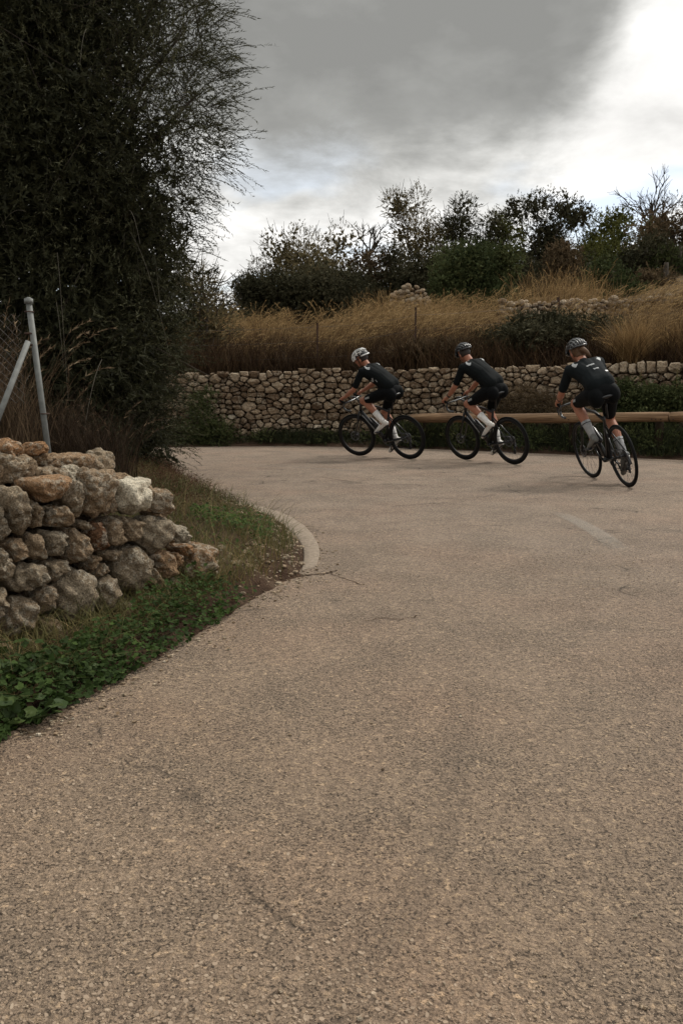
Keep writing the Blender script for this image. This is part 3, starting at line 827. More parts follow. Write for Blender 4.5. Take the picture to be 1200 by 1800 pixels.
def bicycle(label, mat_, crank, steer, depth, seat_z, bartop, printm, cage, nsp=20):
    root = empty("bicycle"); props(root, label, "bicycle", "bicycles ridden by the three cyclists")
    St = Vector((.41 - (seat_z - .272) / math.tan(R(73.5)), 0, seat_z))      # top of the saddle
    sp = BB.lerp(St, .78); sl = BB.lerp(St, .62)
    hb = Vector((.842, 0, .715)); ht = Vector((.806, 0, .845))
    fr = MB()
    fr.tube([hb, ht], .024, 10)
    fr.tube([ht - Vector((.0, 0, .02)), Vector((.5, 0, .80)), sl], [.019, .016, .016], 10, flat=(1, 1.1))
    fr.tube([hb + Vector((0, 0, .015)), hb.lerp(BB, .5), BB], [.025, .030, .032], 10, flat=(.8, 1.25))
    fr.tube([BB, sl, BB.lerp(St, .68)], [.022, .017, .017], 10, flat=(.75, 1.2))
    for s in (-1, 1):
        fr.tube([BB + Vector((-.03, s * .02, -.0)), Vector((.25, s * .045, .285)), RA + Vector((0, s * .065, 0))], [.016, .012, .010], 8)
        fr.tube([BB.lerp(St, .52) + Vector((0, s * .008, 0)), Vector((.15, s * .04, .50)), RA + Vector((0, s * .065, 0))], [.009, .008, .008], 8)
    fr.cap(BB + Vector((0, -.035, 0)), BB + Vector((0, .035, 0)), .028, .028, 12)
    fo = fr.build("frame", mat_, root)
    dec = MB()
    if printm:
        for s in (-1, 1):
            n = Vector((0, s, 0))
            for t0, t1, w in ((.10, .62, .0055),):
                a = hb.lerp(BB, t0) + n * .0245; b = hb.lerp(BB, t1) + n * .028
                dec.tube([a, b], w, 6)
        dec.build("frame_stripe", printm, fo)
    sb = MB(); sb.tube([BB.lerp(St, .64), sp, BB.lerp(St, .955)], .0135, 8); sb.build("seat_post", M_carbon, root)
    sd_ = MB(); c = St + Vector((-.01, 0, -.02))
    prof = [(-.14, .065, .012), (-.11, .072, .02), (-.05, .062, .02), (.02, .034, .018), (.09, .022, .016), (.135, .018, .010)]
    vs = []; n = 12
    for x, w, h in prof:
        for k in range(n):
            a = 2 * PI * k / n; vs.append(c + Vector((x, w * math.cos(a), h * math.sin(a) + (.012 if x < -.1 else 0))))
    fs = [(i * n + k, i * n + (k + 1) % n, (i + 1) * n + (k + 1) % n, (i + 1) * n + k) for i in range(len(prof) - 1) for k in range(n)] + [tuple(range(n))[::-1], tuple((len(prof) - 1) * n + k for k in range(n))]
    sd_.add(vs, fs); so = sd_.build("saddle", M_carbon, root)
    rl = MB()
    for s in (-1, 1): rl.tube([c + Vector((-.10, s * .022, -.02)), c + Vector((-.02, s * .022, -.045)), c + Vector((.08, s * .015, -.02))], .0035, 6)
    rl.build("saddle_rail", M_steel, so)
    def wheel(name, ctr, rear):
        w = empty(name, ctr); w.parent = root
        t = MB(); t.lathe_y((0, 0, 0), [(.325 + .0145 * math.cos(a), .0145 * math.sin(a)) for a in [2 * PI * k / 10 for k in range(10)]], 64); t.build("tyre", M_rubber, w)
        r = MB(); r.lathe_y((0, 0, 0), [(.318, -.012), (.318, .012), (.318 - depth * .5, .0135), (.318 - depth, .005), (.318 - depth, -.005), (.318 - depth * .5, -.0135)], 64); r.build("rim", M_rim, w)
        h = MB(); h.cap((0, -.05, 0), (0, .05, 0), .014, .014, 12)
        for s in (-1, 1): h.lathe_y((0, s * .028, 0), [(.004, -.003), (.026, -.003), (.026, .003), (.004, .003)], 16)
        h.build("hub", M_dark, w)
        d = MB(); d.lathe_y((0, .045, 0), [(.062, -.001), (.078, -.001), (.078, .001), (.062, .001)], 40)
        for k in range(5):
            a = 2 * PI * k / 5; d.tube([(.015 * math.cos(a), .045, .015 * math.sin(a)), (.066 * math.cos(a + .3), .045, .066 * math.sin(a + .3))], .003, 4)
        d.build("brake_disc", M_steel, w)
        s_ = MB()
        for k in range(nsp):
            a = 2 * PI * k / nsp; b = a + (.5 if k % 4 < 2 else -.5); sy = .028 if k % 2 else -.028
            s_.tube([(.024 * math.cos(b), sy, .024 * math.sin(b)), ((.32 - depth) * math.cos(a), 0, (.32 - depth) * math.sin(a))], .0011, 4, cap=False)
        s_.build("spokes", M_dark, w)
        return w
    wheel("rear_wheel", RA, True)
    # steered assembly
    ax = (ht - hb).normalized(); piv = hb
    fw = wheel("front_wheel", FA, False)
    fk = MB()
    for s in (-1, 1): fk.tube([hb + Vector((.004, s * .028, -.01)), Vector((.885, s * .052, .57)), FA + Vector((0, s * .055, 0))], [.017, .013, .009], 8, flat=(1.25, .75))
    fk.ell(hb + Vector((.003, 0, -.008)), (.03, .042, .022)); fko = fk.build("fork", M_carbon, root)
    cx, cz = .895, .925
    hbm = MB()
    hbm.tube([ht, ht + ax * .045], .021, 10); hbm.tube([ht + ax * .03, Vector((cx, 0, cz))], [.017, .0155], 10)
    for s in (-1, 1):
        top = [(cx, 0, cz), (cx + .002, s * .12, cz), (cx + .012, s * .175, cz - .003), (cx + .05, s * .197, cz - .012)]
        hbm.tube(smooth_line(top, 4), [.0155] * 6 + [.0145] * 7, 8, flat=(1.25, .8))
        dr = [(cx + .05, s * .197, cz - .012), (cx + .085, s * .20, cz - .035), (cx + .098, s * .203, cz - .075), (cx + .075, s * .206, cz - .118), (cx + .03, s * .21, cz - .135), (cx - .035, s * .215, cz - .138)]
        hbm.tube(smooth_line(dr, 4), .0145, 8)
    hbo = hbm.build("handlebar", bartop, root)
    for s in (-1, 1):
        h = MB(); h.tube(smooth_line([(cx + .06, s * .198, cz - .018), (cx + .10, s * .199, cz + .002), (cx + .135, s * .198, cz + .018), (cx + .15, s * .197, cz + .045)], 3), [.017] * 7 + [.016, .012, .010], 8, flat=(.9, 1.15))
        h.build("brake_hood", M_rubber, hbo)
        h = MB(); h.tube(smooth_line([(cx + .145, s * .200, cz + .012), (cx + .160, s * .203, cz - .05), (cx + .145, s * .207, cz - .115)], 4), [.008, .007, .007, .006, .006, .006, .005, .005, .004], 6, flat=(1.4, .6))
        h.build("brake_lever", M_dark, hbo)
    cm = MB(); cm.box((cx + .05, 0, cz + .02), (.075, .045, .014)); cm.build("bike_computer", M_dark, root)
    if steer:
        Rm = Matrix.Translation(piv) @ Matrix.Rotation(R(steer), 4, ax) @ Matrix.Translation(-piv)
        for o in (fw, fko, hbo, root.children[-1]): o.matrix_local = Rm @ Matrix.Translation(o.location)
    # drivetrain
    cr = MB(); y0 = -.045
    cr.lathe_y((BB.x, y0, BB.z), [(.085, -.002), (.103, -.002), (.103, .002), (.085, .002)], 36)
    for k in range(4):
        a = R(crank) + PI / 4 + k * PI / 2; cr.tube([(BB.x, y0, BB.z), (BB.x + .09 * math.cos(a), y0, BB.z + .09 * math.sin(a))], .010, 6)
    cro = cr.build("chainring", M_dark, root)
    for s in (1, -1):
        p = pedal_pos(s, crank); q = Vector((p.x, s * .085, p.z))
        c = MB(); c.tube([BB + Vector((0, s * .05, 0)), BB.lerp(q, .5) + Vector((0, s * .04, 0)), q], [.017, .013, .012], 8, flat=(1, .6))
        co = c.build("crank_arm", M_carbon, root)
        c = MB(); c.tube([q, p + Vector((0, s * .02, 0))], .008, 6); c.box(p, (.085, .055, .014)); c.build("pedal", M_dark, co)
    cs = MB()
    for k in range(9): cs.lathe_y((0, -.028 - .0035 * k, RA.z), [(.012, -.0009), (.062 - .0045 * k, -.0009), (.062 - .0045 * k, .0009), (.012, .0009)], 24)
    cs.build("cassette", M_steel, root)
    ch = MB(); a = Vector((BB.x, y0, BB.z)); b = Vector((0, y0, RA.z)); pj = Vector((-.012, y0, .235)); pg = Vector((.0, y0, .165))
    ch.tube([a + Vector((0, 0, .101)), b + Vector((0, 0, .05))], .0042, 4); ch.tube([a + Vector((0, 0, -.101)), pg + Vector((0, 0, -.022))], .0042, 4)
    ch.tube([pg + Vector((-.02, 0, .0)), pj + Vector((.015, 0, 0)), b + Vector((-.045, 0, -.02))], .0042, 4)
    ch.build("chain", M_dark, root)
    dl = MB(); dl.tube([RA + Vector((-.005, -.06, -.02)), pj + Vector((0, -.02, 0)), pj], [.014, .018, .012], 8)
    dl.tube([pj, pg], [.010, .009], 6, flat=(1.6, .6))
    for c_, rr in ((pj, .026), (pg, .028)): dl.lathe_y(c_, [(.006, -.002), (rr, -.002), (rr, .002), (.006, .002)], 18)
    dl.build("rear_derailleur", M_dark, root)
    # bottle in its cage
    for t, ln in ((.36, .17),):
        A = hb.lerp(BB, t); d_ = (BB - hb).normalized(); up = Vector((-d_.z, 0, d_.x)); up = up if up.z > 0 else -up
        bt = MB(); bt.cap(A + up * .068, A + up * .068 + d_ * ln, .022, .034, 12); bt.cap(A + up * .068 - d_ * .03, A + up * .068, .012, .016, 10); bo = bt.build("water_bottle", M_dark if not cage else M_carbon, root)
        cg = MB()
        for s in (-1, 1): cg.tube(smooth_line([A + up * .03 + d_ * .04, A + up * .06 + d_ * .06 + Vector((0, s * .037, 0)), A + up * .09 + d_ * .13 + Vector((0, s * .036, 0)), A + up * .05 + d_ * .19], 3), .004, 5)
        cg.build("bottle_cage", M_steel if cage else M_carbon, root)
    return root

def hand(mb, wrist, side, grip, fwd=Vector((1, 0, 0))):
    """palm, four curled fingers and a thumb wrapped round the hood at grip"""
    w = Vector(wrist); g = Vector(grip); d = (g - w).normalized()
    out = Vector((0, side, 0)); palm = w + d * .055
    mb.cap(w, palm + out * .012, .024, .026, 10); mb.cap(w + d * .02 - out * .012, palm - out * .022 + d * .01, .020, .017, 10)
    dn = Vector((0, 0, -1))
    for i, (ln, off) in enumerate(((.072, -.003), (.078, .012), (.072, .027), (.058, .040))):
        k0 = palm + out * (.028) + d * (.038 - off * .9) + dn * (off * .25) + Vector((0, 0, .004))
        k1 = k0 + d * ln * .38 + out * .006 + dn * .012; k2 = k1 + dn * ln * .36 - out * .008 + d * .008; k3 = k2 + dn * ln * .16 - out * ln * .30
        mb.cap(k0, k1, .0098, .0090, 8); mb.cap(k1, k2, .0090, .0082, 8); mb.cap(k2, k3, .0080, .0072, 8)
    t0 = palm - out * .026 - d * .012; t1 = t0 + d * .035 - out * .012 + dn * .010; t2 = t1 + d * .026 + dn * .018 + out * .008
    mb.cap(t0, t1, .0125, .0105, 8); mb.cap(t1, t2, .0100, .0085, 8)

def cyclist(label, crank, seat_z, helmet, jersey, sockm, shoem, hairm, ponytail, marks, look, k=1.0):
    root_label = label
    q = {}
    hip = Vector((.41 - (seat_z - .272) / math.tan(R(73.5)) + .005, 0, seat_z + .034))
    sh = hip + Vector((.355, 0, .350)) * k; nk = sh + Vector((.035, 0, .055)); hd = nk + Vector((.095, 0, .105))
    st = hip.lerp(sh, .5) + Vector((-.055, 0, .035))      # rounded back
    LG = {}
    for s in (1, -1):
        pp = pedal_pos(s, crank); a = R(crank) + (0 if s > 0 else PI)
        heel_up = .5 + .30 * math.cos(a - PI) + (.22 if math.sin(a) < 0 else 0.05)      # shoe pitch
        fd = Vector((math.cos(heel_up), 0, -math.sin(heel_up)))
        ball = pp + Vector((0, -s * .035, .028)); ankle = ball - fd * .125 + Vector((0, 0, .062))
        H = hip + Vector((0, s * .088, 0)); K = ik(H, ankle, .435, .445, (1, s * .12, .35))
        LG[s] = (H, K, ankle, ball, fd)
    AM = {}
    for s in (1, -1):
        Sx = sh + Vector((0, s * .172, -.01)); grip = Vector((1.010, s * .199, .962)); Wr = grip + Vector((-.085, s * .012, .028))
        E = ik(Sx, Wr, .30, .275, (-.25, s * .5, -.6)); AM[s] = (Sx, E, Wr, grip)
    def torso(mb, g):
        mb.ell(hip + Vector((-.015, 0, .015)), (.125 + g, .165 + g, .125 + g), Matrix.Rotation(-.3, 3, 'Y'))
        mb.cap(hip + Vector((.0, .045, .03)), st + Vector((.02, .035, 0)), .115 + g, .112 + g); mb.cap(hip + Vector((.0, -.045, .03)), st + Vector((.02, -.035, 0)), .115 + g, .112 + g)
        mb.cap(st + Vector((.02, .04, 0)), sh + Vector((-.045, .075, -.035)), .112 + g, .098 + g); mb.cap(st + Vector((.02, -.04, 0)), sh + Vector((-.045, -.075, -.035)), .112 + g, .098 + g)
        mb.cap(sh + Vector((-.03, .125, -.018)), sh + Vector((-.03, -.125, -.018)), .070 + g, .070 + g)
        mb.cap(sh + Vector((-.02, .05, .0)), nk, .065 + g, .050 + g * .5)
    def head(mb):
        Rm = Matrix.Rotation(look[0], 3, 'Z') @ Matrix.Rotation(look[1], 3, 'Y')
        mb.cap(nk - Vector((.02, 0, .02)), hd + Rm @ Vector((-.03, 0, -.05)), .054, .052)
        f = lambda x, y, z: hd + Rm @ Vector((x, y, z))
        mb.ell(f(-.005, 0, .02), (.098, .076, .092), Rm); mb.ell(f(.038, 0, -.035), (.058, .056, .072), Rm); mb.ell(f(.062, 0, -.082), (.028, .030, .024), Rm)
        mb.cap(f(.090, 0, .005), f(.108, 0, -.028), .009, .013, 8); mb.ell(f(.098, 0, -.034), (.014, .016, .009), Rm)
        mb.ell(f(.090, 0, -.058), (.010, .022, .006), Rm); mb.ell(f(.088, 0, .022), (.012, .050, .010), Rm)
        for s in (1, -1): mb.ell(f(-.008, s * .076, -.018), (.018, .010, .030), Rm); mb.ell(f(.066, s * .030, .0), (.014, .014, .010), Rm)
        return Rm, f
    body = MB(); torso(body, -.012); Rm, f = head(body)
    for s in (1, -1):
        Sx, E, Wr, g = AM[s]
        body.ell(Sx, (.050, .050, .055)); body.cap(Sx, Sx.lerp(E, .5), .047, .045); body.cap(Sx.lerp(E, .5), E, .044, .036)
        body.cap(E, E.lerp(Wr, .3), .037, .040); body.cap(E.lerp(Wr, .3), Wr, .040, .024); hand(body, Wr, s, g)
        H, K, A, Bl, fd = LG[s]
        body.cap(H, H.lerp(K, .5), .088, .075); body.cap(H.lerp(K, .5), K, .075, .056); body.ell(K + Vector((.01, 0, 0)), (.056, .052, .058))
        back = (A - K).normalized().cross(Vector((0, 1, 0))); back = back if back.x < 0 else -back
        body.cap(K, K.lerp(A, .32) + back * .016, .050, .057); body.cap(K.lerp(A, .32) + back * .016, K.lerp(A, .68) + back * .006, .057, .042); body.cap(K.lerp(A, .66), A, .042, .033)
        body.cap(A, A + fd * .03 - Vector((0, 0, .02)), .034, .036)
        body.cap(A - Vector((0, 0, .015)) - fd * .02, Bl, .030, .028)
    P = remesh(body, "person", .0065, M_skin, None, 3, .5); props(P, root_label, "person", "cyclists riding round the bend")
    # jersey
    j = MB(); g = .004
    j.cap(hip + Vector((-.015, .05, .10)), st + Vector((.02, .035, 0)), .105 + g, .114 + g); j.cap(hip + Vector((-.015, -.05, .10)), st + Vector((.02, -.035, 0)), .105 + g, .114 + g)
    j.cap(st + Vector((.02, .04, 0)), sh + Vector((-.045, .078, -.035)), .113 + g, .100 + g); j.cap(st + Vector((.02, -.04, 0)), sh + Vector((-.045, -.078, -.035)), .113 + g, .100 + g)
    j.cap(hip + Vector((-.01, 0, .10)), st + Vector((.015, 0, .002)), .108 + g, .117 + g); j.cap(st + Vector((.015, 0, .002)), sh + Vector((-.045, 0, -.030)), .117 + g, .106 + g)
    j.cap(sh + Vector((-.03, .128, -.018)), sh + Vector((-.03, -.128, -.018)), .074 + g, .074 + g); j.cap(sh + Vector((-.02, .02, .0)), nk - Vector((.018, 0, .018)), .070, .058)
    bk = (sh - hip).normalized(); nb = Vector((-bk.z, 0, bk.x))
    j.ell(hip + bk * .20 + nb * .085, (.085, .105, .050), Matrix.Rotation(-math.atan2(bk.z, bk.x), 3, 'Y'))
    for s in (1, -1):
        Sx, E, Wr, _ = AM[s]; j.ell(Sx, (.060, .058, .062)); j.cap(Sx, Sx.lerp(E, .78), .057, .049)
        j.cap(Sx + Vector((-.07, -s * .06, -.05)), Sx, .07, .058)
    J = remesh(j, "jersey", .0075, jersey, P, 4, .5)
    sh_ = MB()
    sh_.ell(hip + Vector((-.015, 0, .012)), (.134, .172, .132), Matrix.Rotation(-.3, 3, 'Y')); sh_.cap(hip + Vector((.0, .045, .03)), st + Vector((-.03, .035, -.06)), .120, .108); sh_.cap(hip + Vector((.0, -.045, .03)), st + Vector((-.03, -.035, -.06)), .120, .108)
    for s in (1, -1):
        H, K, A, Bl, fd = LG[s]; sh_.cap(H, H.lerp(K, .45), .100, .086); sh_.cap(H.lerp(K, .45), H.lerp(K, .80), .086, .069)
        sh_.ell(H + Vector((-.055, 0, -.03)), (.11, .085, .115))
    Sh = remesh(sh_, "shorts", .0075, M_shorts, P, 4, .5)
    for s in (1, -1):
        H, K, A, Bl, fd = LG[s]
        so = MB(); back = (A - K).normalized().cross(Vector((0, 1, 0))); back = back if back.x < 0 else -back
        so.tube([K.lerp(A, .56) + back * .010, K.lerp(A, .72) + back * .004, K.lerp(A, .9), A + Vector((0, 0, -.01))], [.053, .046, .040, .040], 14)
        so = so.build("sock", sockm, P)
        if shoem is M_shoe3:
            b = MB(); b.tube([K.lerp(A, .615) + back * .008, K.lerp(A, .635) + back * .007], .0515, 14); b.build("sock_band", M_dark, so)
        sm = MB(); up = Vector((fd.z * -1, 0, fd.x)); up = up if up.z > 0 else -up
        heel = A - fd * .035 - up * .045; toe = Bl + fd * .085
        sm.cap(heel, Bl + Vector((0, 0, .006)), .036, .038); sm.cap(Bl + Vector((0, 0, .006)), toe - up * .002, .039, .028); sm.cap(A - up * .03 - fd * .01, A - up * .005 - fd * .008, .040, .041); sm.cap(A + fd * .02 - up * .02, Bl + up * .018, .036, .028)
        S1 = remesh(sm, "shoe", .006, shoem, P, 3, .5)
        sl = MB(); sl.tube([heel - up * .034 - fd * .01, heel.lerp(Bl, .5) - up * .026, Bl - up * .030, toe - up * .024], [.028, .024, .034, .022], 10, flat=(1, .28)); sl.build("sole", M_carbon if shoem is not M_shoe else M_dark, S1)
    # helmet: inner shell, ribs, rim
    hc = lambda x, y, z: hd + Rm @ (Matrix.Rotation(.10, 3, 'Y') @ Vector((x, y, z)))
    A_, B_, C_ = .138, .098, .112
    def hp(th, ph, e=1.0):       # th along front-back 0 front..pi back, ph across -1..1
        y = B_ * math.sin(ph) * e; rr = math.cos(ph)
        return hc(-.012 + A_ * math.cos(th) * rr ** .6 * e, y, .030 + C_ * math.sin(th) * rr * e)
    hm = MB(); nu, nv = 18, 12; vs = []
    for i in range(nu + 1):
        th = -.10 + (PI + .22) * i / nu
        for k2 in range(nv + 1): vs.append(hp(th, -1.45 + 2.9 * k2 / nv, .93))
    hm.add(vs, [(i * (nv + 1) + k2, i * (nv + 1) + k2 + 1, (i + 1) * (nv + 1) + k2 + 1, (i + 1) * (nv + 1) + k2) for i in range(nu) for k2 in range(nv)])
    shell = hm.build("helmet", M_hel_k if helmet != 'white' else simple("helmet_inner", (.03, .03, .03), .5), P)
    ribm = {'white': M_hel_w, 'black': M_hel_k, 'grey': M_hel_g}[helmet]
    wd = {'white': .017, 'black': .013, 'grey': .0085}[helmet]
    for ph in (-1.25, -.80, -.36, 0, .36, .80, 1.25) if helmet != 'white' else (-1.22, -.72, -.24, .24, .72, 1.22):
        rb = MB(); e1 = PI + .05 if helmet != 'white' else PI * .80
        rb.tube([hp(-.02 + (e1) * i / 14, ph * (1 - .25 * (i / 14)), .985) for i in range(15)], wd, 8, flat=(1, .55) if helmet != 'white' else (1, .5)); rb.build("helmet_rib", ribm, shell)
    rb = MB()
    for th in ((.35, 1.1, 1.9, 2.6) if helmet != 'white' else (.5, 1.35, 2.1)):
        rb.tube([hp(th + .12 * abs(ph), ph, .97) for ph in [-1.3 + 2.6 * i / 12 for i in range(13)]], wd * .8, 6, flat=(1, .5))
    rb.build("helmet_bridge", ribm, shell)
    rm = MB(); rm.tube([hp(-.12 if abs(ph) < 5 else 0, ph, 1.0) for ph in [-1.4 + 2.8 * i / 12 for i in range(13)]], .010, 6); rm.tube([hp(PI + .15, ph, .96) for ph in [-1.4 + 2.8 * i / 12 for i in range(13)]], .011, 6); rm.build("helmet_rim", ribm if helmet == 'white' else M_hel_k, shell)
    stp = MB()
    for s in (1, -1): stp.tube([f(.02, s * .080, .03), f(.018, s * .076, -.04), f(.035, s * .035, -.105)], .004, 5); stp.tube([f(-.05, s * .075, .02), f(.016, s * .077, -.04)], .004, 5)
    stp.build("chin_strap", M_dark, shell)
    gl = MB()
    gl.tube([f(.075 - .035 * (abs(y) / .06) ** 2, y, .008) for y in [-.068 + .136 * i / 10 for i in range(11)]], .019, 8, flat=(.25, 1))
    for s in (1, -1): gl.tube([f(.045, s * .070, .012), f(-.01, s * .084, .005)], .003, 5)
    gl.build("sunglasses", M_glass, P)
    hr = MB(); hr.ell(f(-.030, 0, .005), (.082, .081, .078), Rm)
    if ponytail:
        hr.tube(smooth_line([f(-.10, 0, -.01), f(-.135, -.01, -.03), f(-.15, -.03, -.075), f(-.135, -.05, -.12)], 4), [.030, .034, .034, .033, .031, .03, .028, .026, .024, .022, .018, .012, .006], 10)
        hr.ell(f(-.06, 0, -.045), (.05, .062, .055), Rm)
    hr.build("hair", hairm, P)
    # prints laid on the cloth
    def drape(target, pts, width, name, m, frame, n=10, lift=.0025):
        me = target.data; bv = BVHTree.FromPolygons([v.co for v in me.vertices], [tuple(p.vertices) for p in me.polygons])
        o, ua, ub, nn = frame; pl = smooth_line([Vector((p[0], p[1], 0)) for p in pts], n); mb = MB(); vs = []; good = []
        for i, p in enumerate(pl):
            T = (pl[min(i + 1, len(pl) - 1)] - pl[max(i - 1, 0)]).normalized(); Nn = Vector((-T.y, T.x, 0))
            w = width(i / (len(pl) - 1)) if callable(width) else width
            for e in (-.5, -.17, .17, .5):
                q = p + Nn * w * e; src = o + ua * q.x + ub * q.y + nn * .4
                h = bv.ray_cast(src, -nn)
                vs.append(h[0] + h[1] * lift if h[0] is not None else o + ua * q.x + ub * q.y)
        mb.add(vs, [(i * 4 + k2, i * 4 + k2 + 1, i * 4 + k2 + 5, i * 4 + k2 + 4) for i in range(len(pl) - 1) for k2 in range(3)])
        return mb.build(name, m, target)
    bf = (sh, Vector((0, 1, 0)), bk, (nb + Vector((-.1, 0, .1))).normalized())
    for s in (1, -1):
        drape(J, [(s * .045, .045), (s * .095, .040), (s * .135, .005), (s * .142, -.035), (s * .118, -.062)], lambda t: .018 + .016 * (t > .6) + .012 * (t > .85), "shoulder_print", M_grey, bf)
    def script(target, x, y, L_, H_, m, frame, name, seed):
        rg = np.random.default_rng(seed); c = 5; pts = []
        for i in range(c):
            x0 = x + L_ * i / c; pts += [(x0, y + H_ * rg.uniform(-.5, .1)), (x0 + L_ / c * .4, y + H_ * rg.uniform(.3, .6)), (x0 + L_ / c * .7, y - H_ * rg.uniform(.2, .5))]
        drape(target, pts, H_ * .33, name, m, frame, 4)
    if marks.get('back'):
        script(J, .055, -.15, -.085, .026, M_grey, bf, "back_lettering", 3); script(J, .02, -.235, -.06, .018, M_grey, bf, "pocket_lettering", 4)
        drape(J, [(-.085, -.30), (-.125, -.285)], .022, "pocket_tab", M_white, bf)
    if marks.get('side'):
        sf = (sh, bk, nb, Vector((0, 1, 0)))
        drape(J, [(-.20, .045), (-.235, .01), (-.20, -.01)], lambda t: .03 - .012 * t, "side_print", M_grey, sf); drape(J, [(-.255, .06), (-.30, .058)], .010, "side_print", M_grey, sf)
    H, K, A, Bl, fd = LG[1]; td = (K - H).normalized(); tn = Vector((0, 1, .15)).normalized(); tb = tn.cross(td).normalized()
    script(Sh, .265, -.012 if tb.z < 0 else .012, .085, .030, M_grey, (H, td, tb, tn), "thigh_lettering", 8)
    if marks.get('watch'):
        Sx, E, Wr, g_ = AM[1]; wm = MB(); a = Wr.lerp(E, .14); b = Wr.lerp(E, .24); wm.tube([a, b], [.031, .033], 14); wm.build("wrist_watch", M_dark, P)
    return P

RID = [((635.5, 801.5), (716.5, 806.8), 13.0), ((819.3, 808.3), (901.8, 816.2), 13.0), ((1040.9, 839.7), (1105.3, 856.3), 15.0)]
def place(objs, i):
    a, b, lean = RID[i]; Fp, Rp = gnd(*a), gnd(*b); d = Fp - Rp; h = math.atan2(d.y, d.x); mid = (Fp + Rp) / 2; dd = Vector((math.cos(h), math.sin(h), 0))
    o = mid - dd * .495; o.z = .001
    for ob in objs: ob.location = o; ob.rotation_euler = (-R(lean), 0, h)
def build_riders():
    b1 = bicycle("black road bicycle of the leftmost cyclist, nearest the end of the log rail", M_carbon, 88, 9, .048, 1.00, M_bar, M_grey, False)
    p1 = cyclist("cyclist in a white helmet, black kit and white socks, leading the three", 88, 1.00, 'white', M_jersey, M_sock, M_shoe, M_hairb, False, {'side': 1}, (.30, .28), .97)
    place((b1, p1), 0)
    b2 = bicycle("black deep-rimmed road bicycle of the middle cyclist in the all-black helmet", M_carbon, 112, 5, .050, 1.02, M_bar, M_grey, False)
    p2 = cyclist("middle cyclist in a black helmet and plain black kit with tall white socks", 112, 1.02, 'black', M_jersey, M_sock, M_shoe, M_hairb, False, {'watch': 1}, (-.12, .42), 1.02)
    place((b2, p2), 1)
    b3 = bicycle("black road bicycle with shallow rims ridden by the cyclist with brown hair", M_carbon, 60, 4, .026, .985, M_bar, M_white, True, 24)
    p3 = cyclist("last cyclist with brown hair under a ribbed grey helmet, wearing grey socks and shoes", 60, .985, 'grey', M_jersey2, M_sock3, M_shoe3, M_hair, True, {'back': 1, 'watch': 1}, (.15, .25), .86)
    place((b3, p3), 2)
build_riders()
# ================================================================ PLANTS
def nrm(a): return a / np.maximum(np.linalg.norm(a, axis=-1, keepdims=True), 1e-9)
def sprigs(rg, base, dirs, length, nleaf, lw, ll, spread=.8, droop=0.0, tone0=None, tvar=.18, tstart=.15):
    """leaf quads along curved sprigs -> verts, faces, tones"""
    N = len(base); t = tstart + (1 - tstart) * (np.arange(nleaf) + .5) / nleaf; t = t[None, :, None]
    L_ = np.asarray(length).reshape(-1, 1, 1) * np.ones((N, 1, 1))
    P = base[:, None, :] + dirs[:, None, :] * L_ * t + np.array([0, 0, -1.0]) * (droop * L_ * t * t)
    ld = nrm(nrm(dirs[:, None, :] + np.array([0, 0, -1.0]) * droop * 1.5 * t) + rg.normal(0, spread, (N, nleaf, 3)))
    wv = nrm(np.cross(ld, rg.normal(0, 1, (N, nleaf, 3))))
    sl = ll * rg.uniform(.65, 1.3, (N, nleaf, 1)); sw = lw * rg.uniform(.7, 1.3, (N, nleaf, 1))
    A = P + wv * sw * .5; Bv = P - wv * sw * .5; C_ = P + ld * sl
    V = np.stack([A, Bv, C_], 2).reshape(-1, 3); Fc = np.arange(len(V)).reshape(-1, 3)
    t0 = .5 if tone0 is None else np.repeat(np.asarray(tone0).reshape(-1), nleaf)
    T = np.clip(t0 + rg.normal(0, tvar, N * nleaf), 0, 1)
    return V, Fc, T
def stems(rg, base, dirs, length, w, droop=0.0, seg=3):
    """thin ribbons along the same sprigs, two crossed faces wide"""
    N = len(base); t = np.linspace(0, 1, seg + 1)[None, :, None]; L_ = np.asarray(length).reshape(-1, 1, 1) * np.ones((N, 1, 1))
    P = base[:, None, :] + dirs[:, None, :] * L_ * t + np.array([0, 0, -1.0]) * (droop * L_ * t * t)
    wv = nrm(np.cross(dirs, rg.normal(0, 1, (N, 3))))[:, None, :] * w * (1 - .7 * t)
    V = np.stack([P - wv, P + wv], 2).reshape(N, -1, 3); k = np.arange(seg)[:, None] * 2 + np.array([0, 1, 3, 2])[None]
    Fc = (np.arange(N)[:, None, None] * (seg + 1) * 2 + k[None]).reshape(-1, 4)
    return V.reshape(-1, 3), Fc, np.full(len(Fc), .5)
def join(*a):
    V = []; Fc = []; T = []; b = 0
    if len({f.shape[1] for _, f, _ in a}) > 1:
        a = [(v, f, t) if f.shape[1] == 3 else (v, np.concatenate([f[:, [0, 1, 2]], f[:, [0, 2, 3]]]), np.concatenate([t, t])) for v, f, t in a]
    for v, f, t in a: V.append(v); Fc.append(f + b); T.append(t); b += len(v)
    return np.concatenate(V), np.concatenate(Fc), np.concatenate(T)
def in_clumps(rg, clumps, n, inner=.35):
    """points and outward directions inside ellipsoid clumps (cx,cy,cz,rx,ry,rz)"""
    C = np.array(clumps, float); vol = (C[:, 3] * C[:, 4] * C[:, 5]) ** .72; k = rg.choice(len(C), n, p=vol / vol.sum())
    d = nrm(rg.normal(0, 1, (n, 3))); r = (inner + (1 - inner) * rg.random((n, 1)) ** .6)
    r = r * (1 + .10 * np.sin(d[:, :1] * 6 + k[:, None]) + .08 * np.sin(d[:, 2:] * 9 + 2 * k[:, None]))
    P = C[k, :3] + d * r * C[k, 3:]
    return P, nrm(d / C[k, 3:]), k

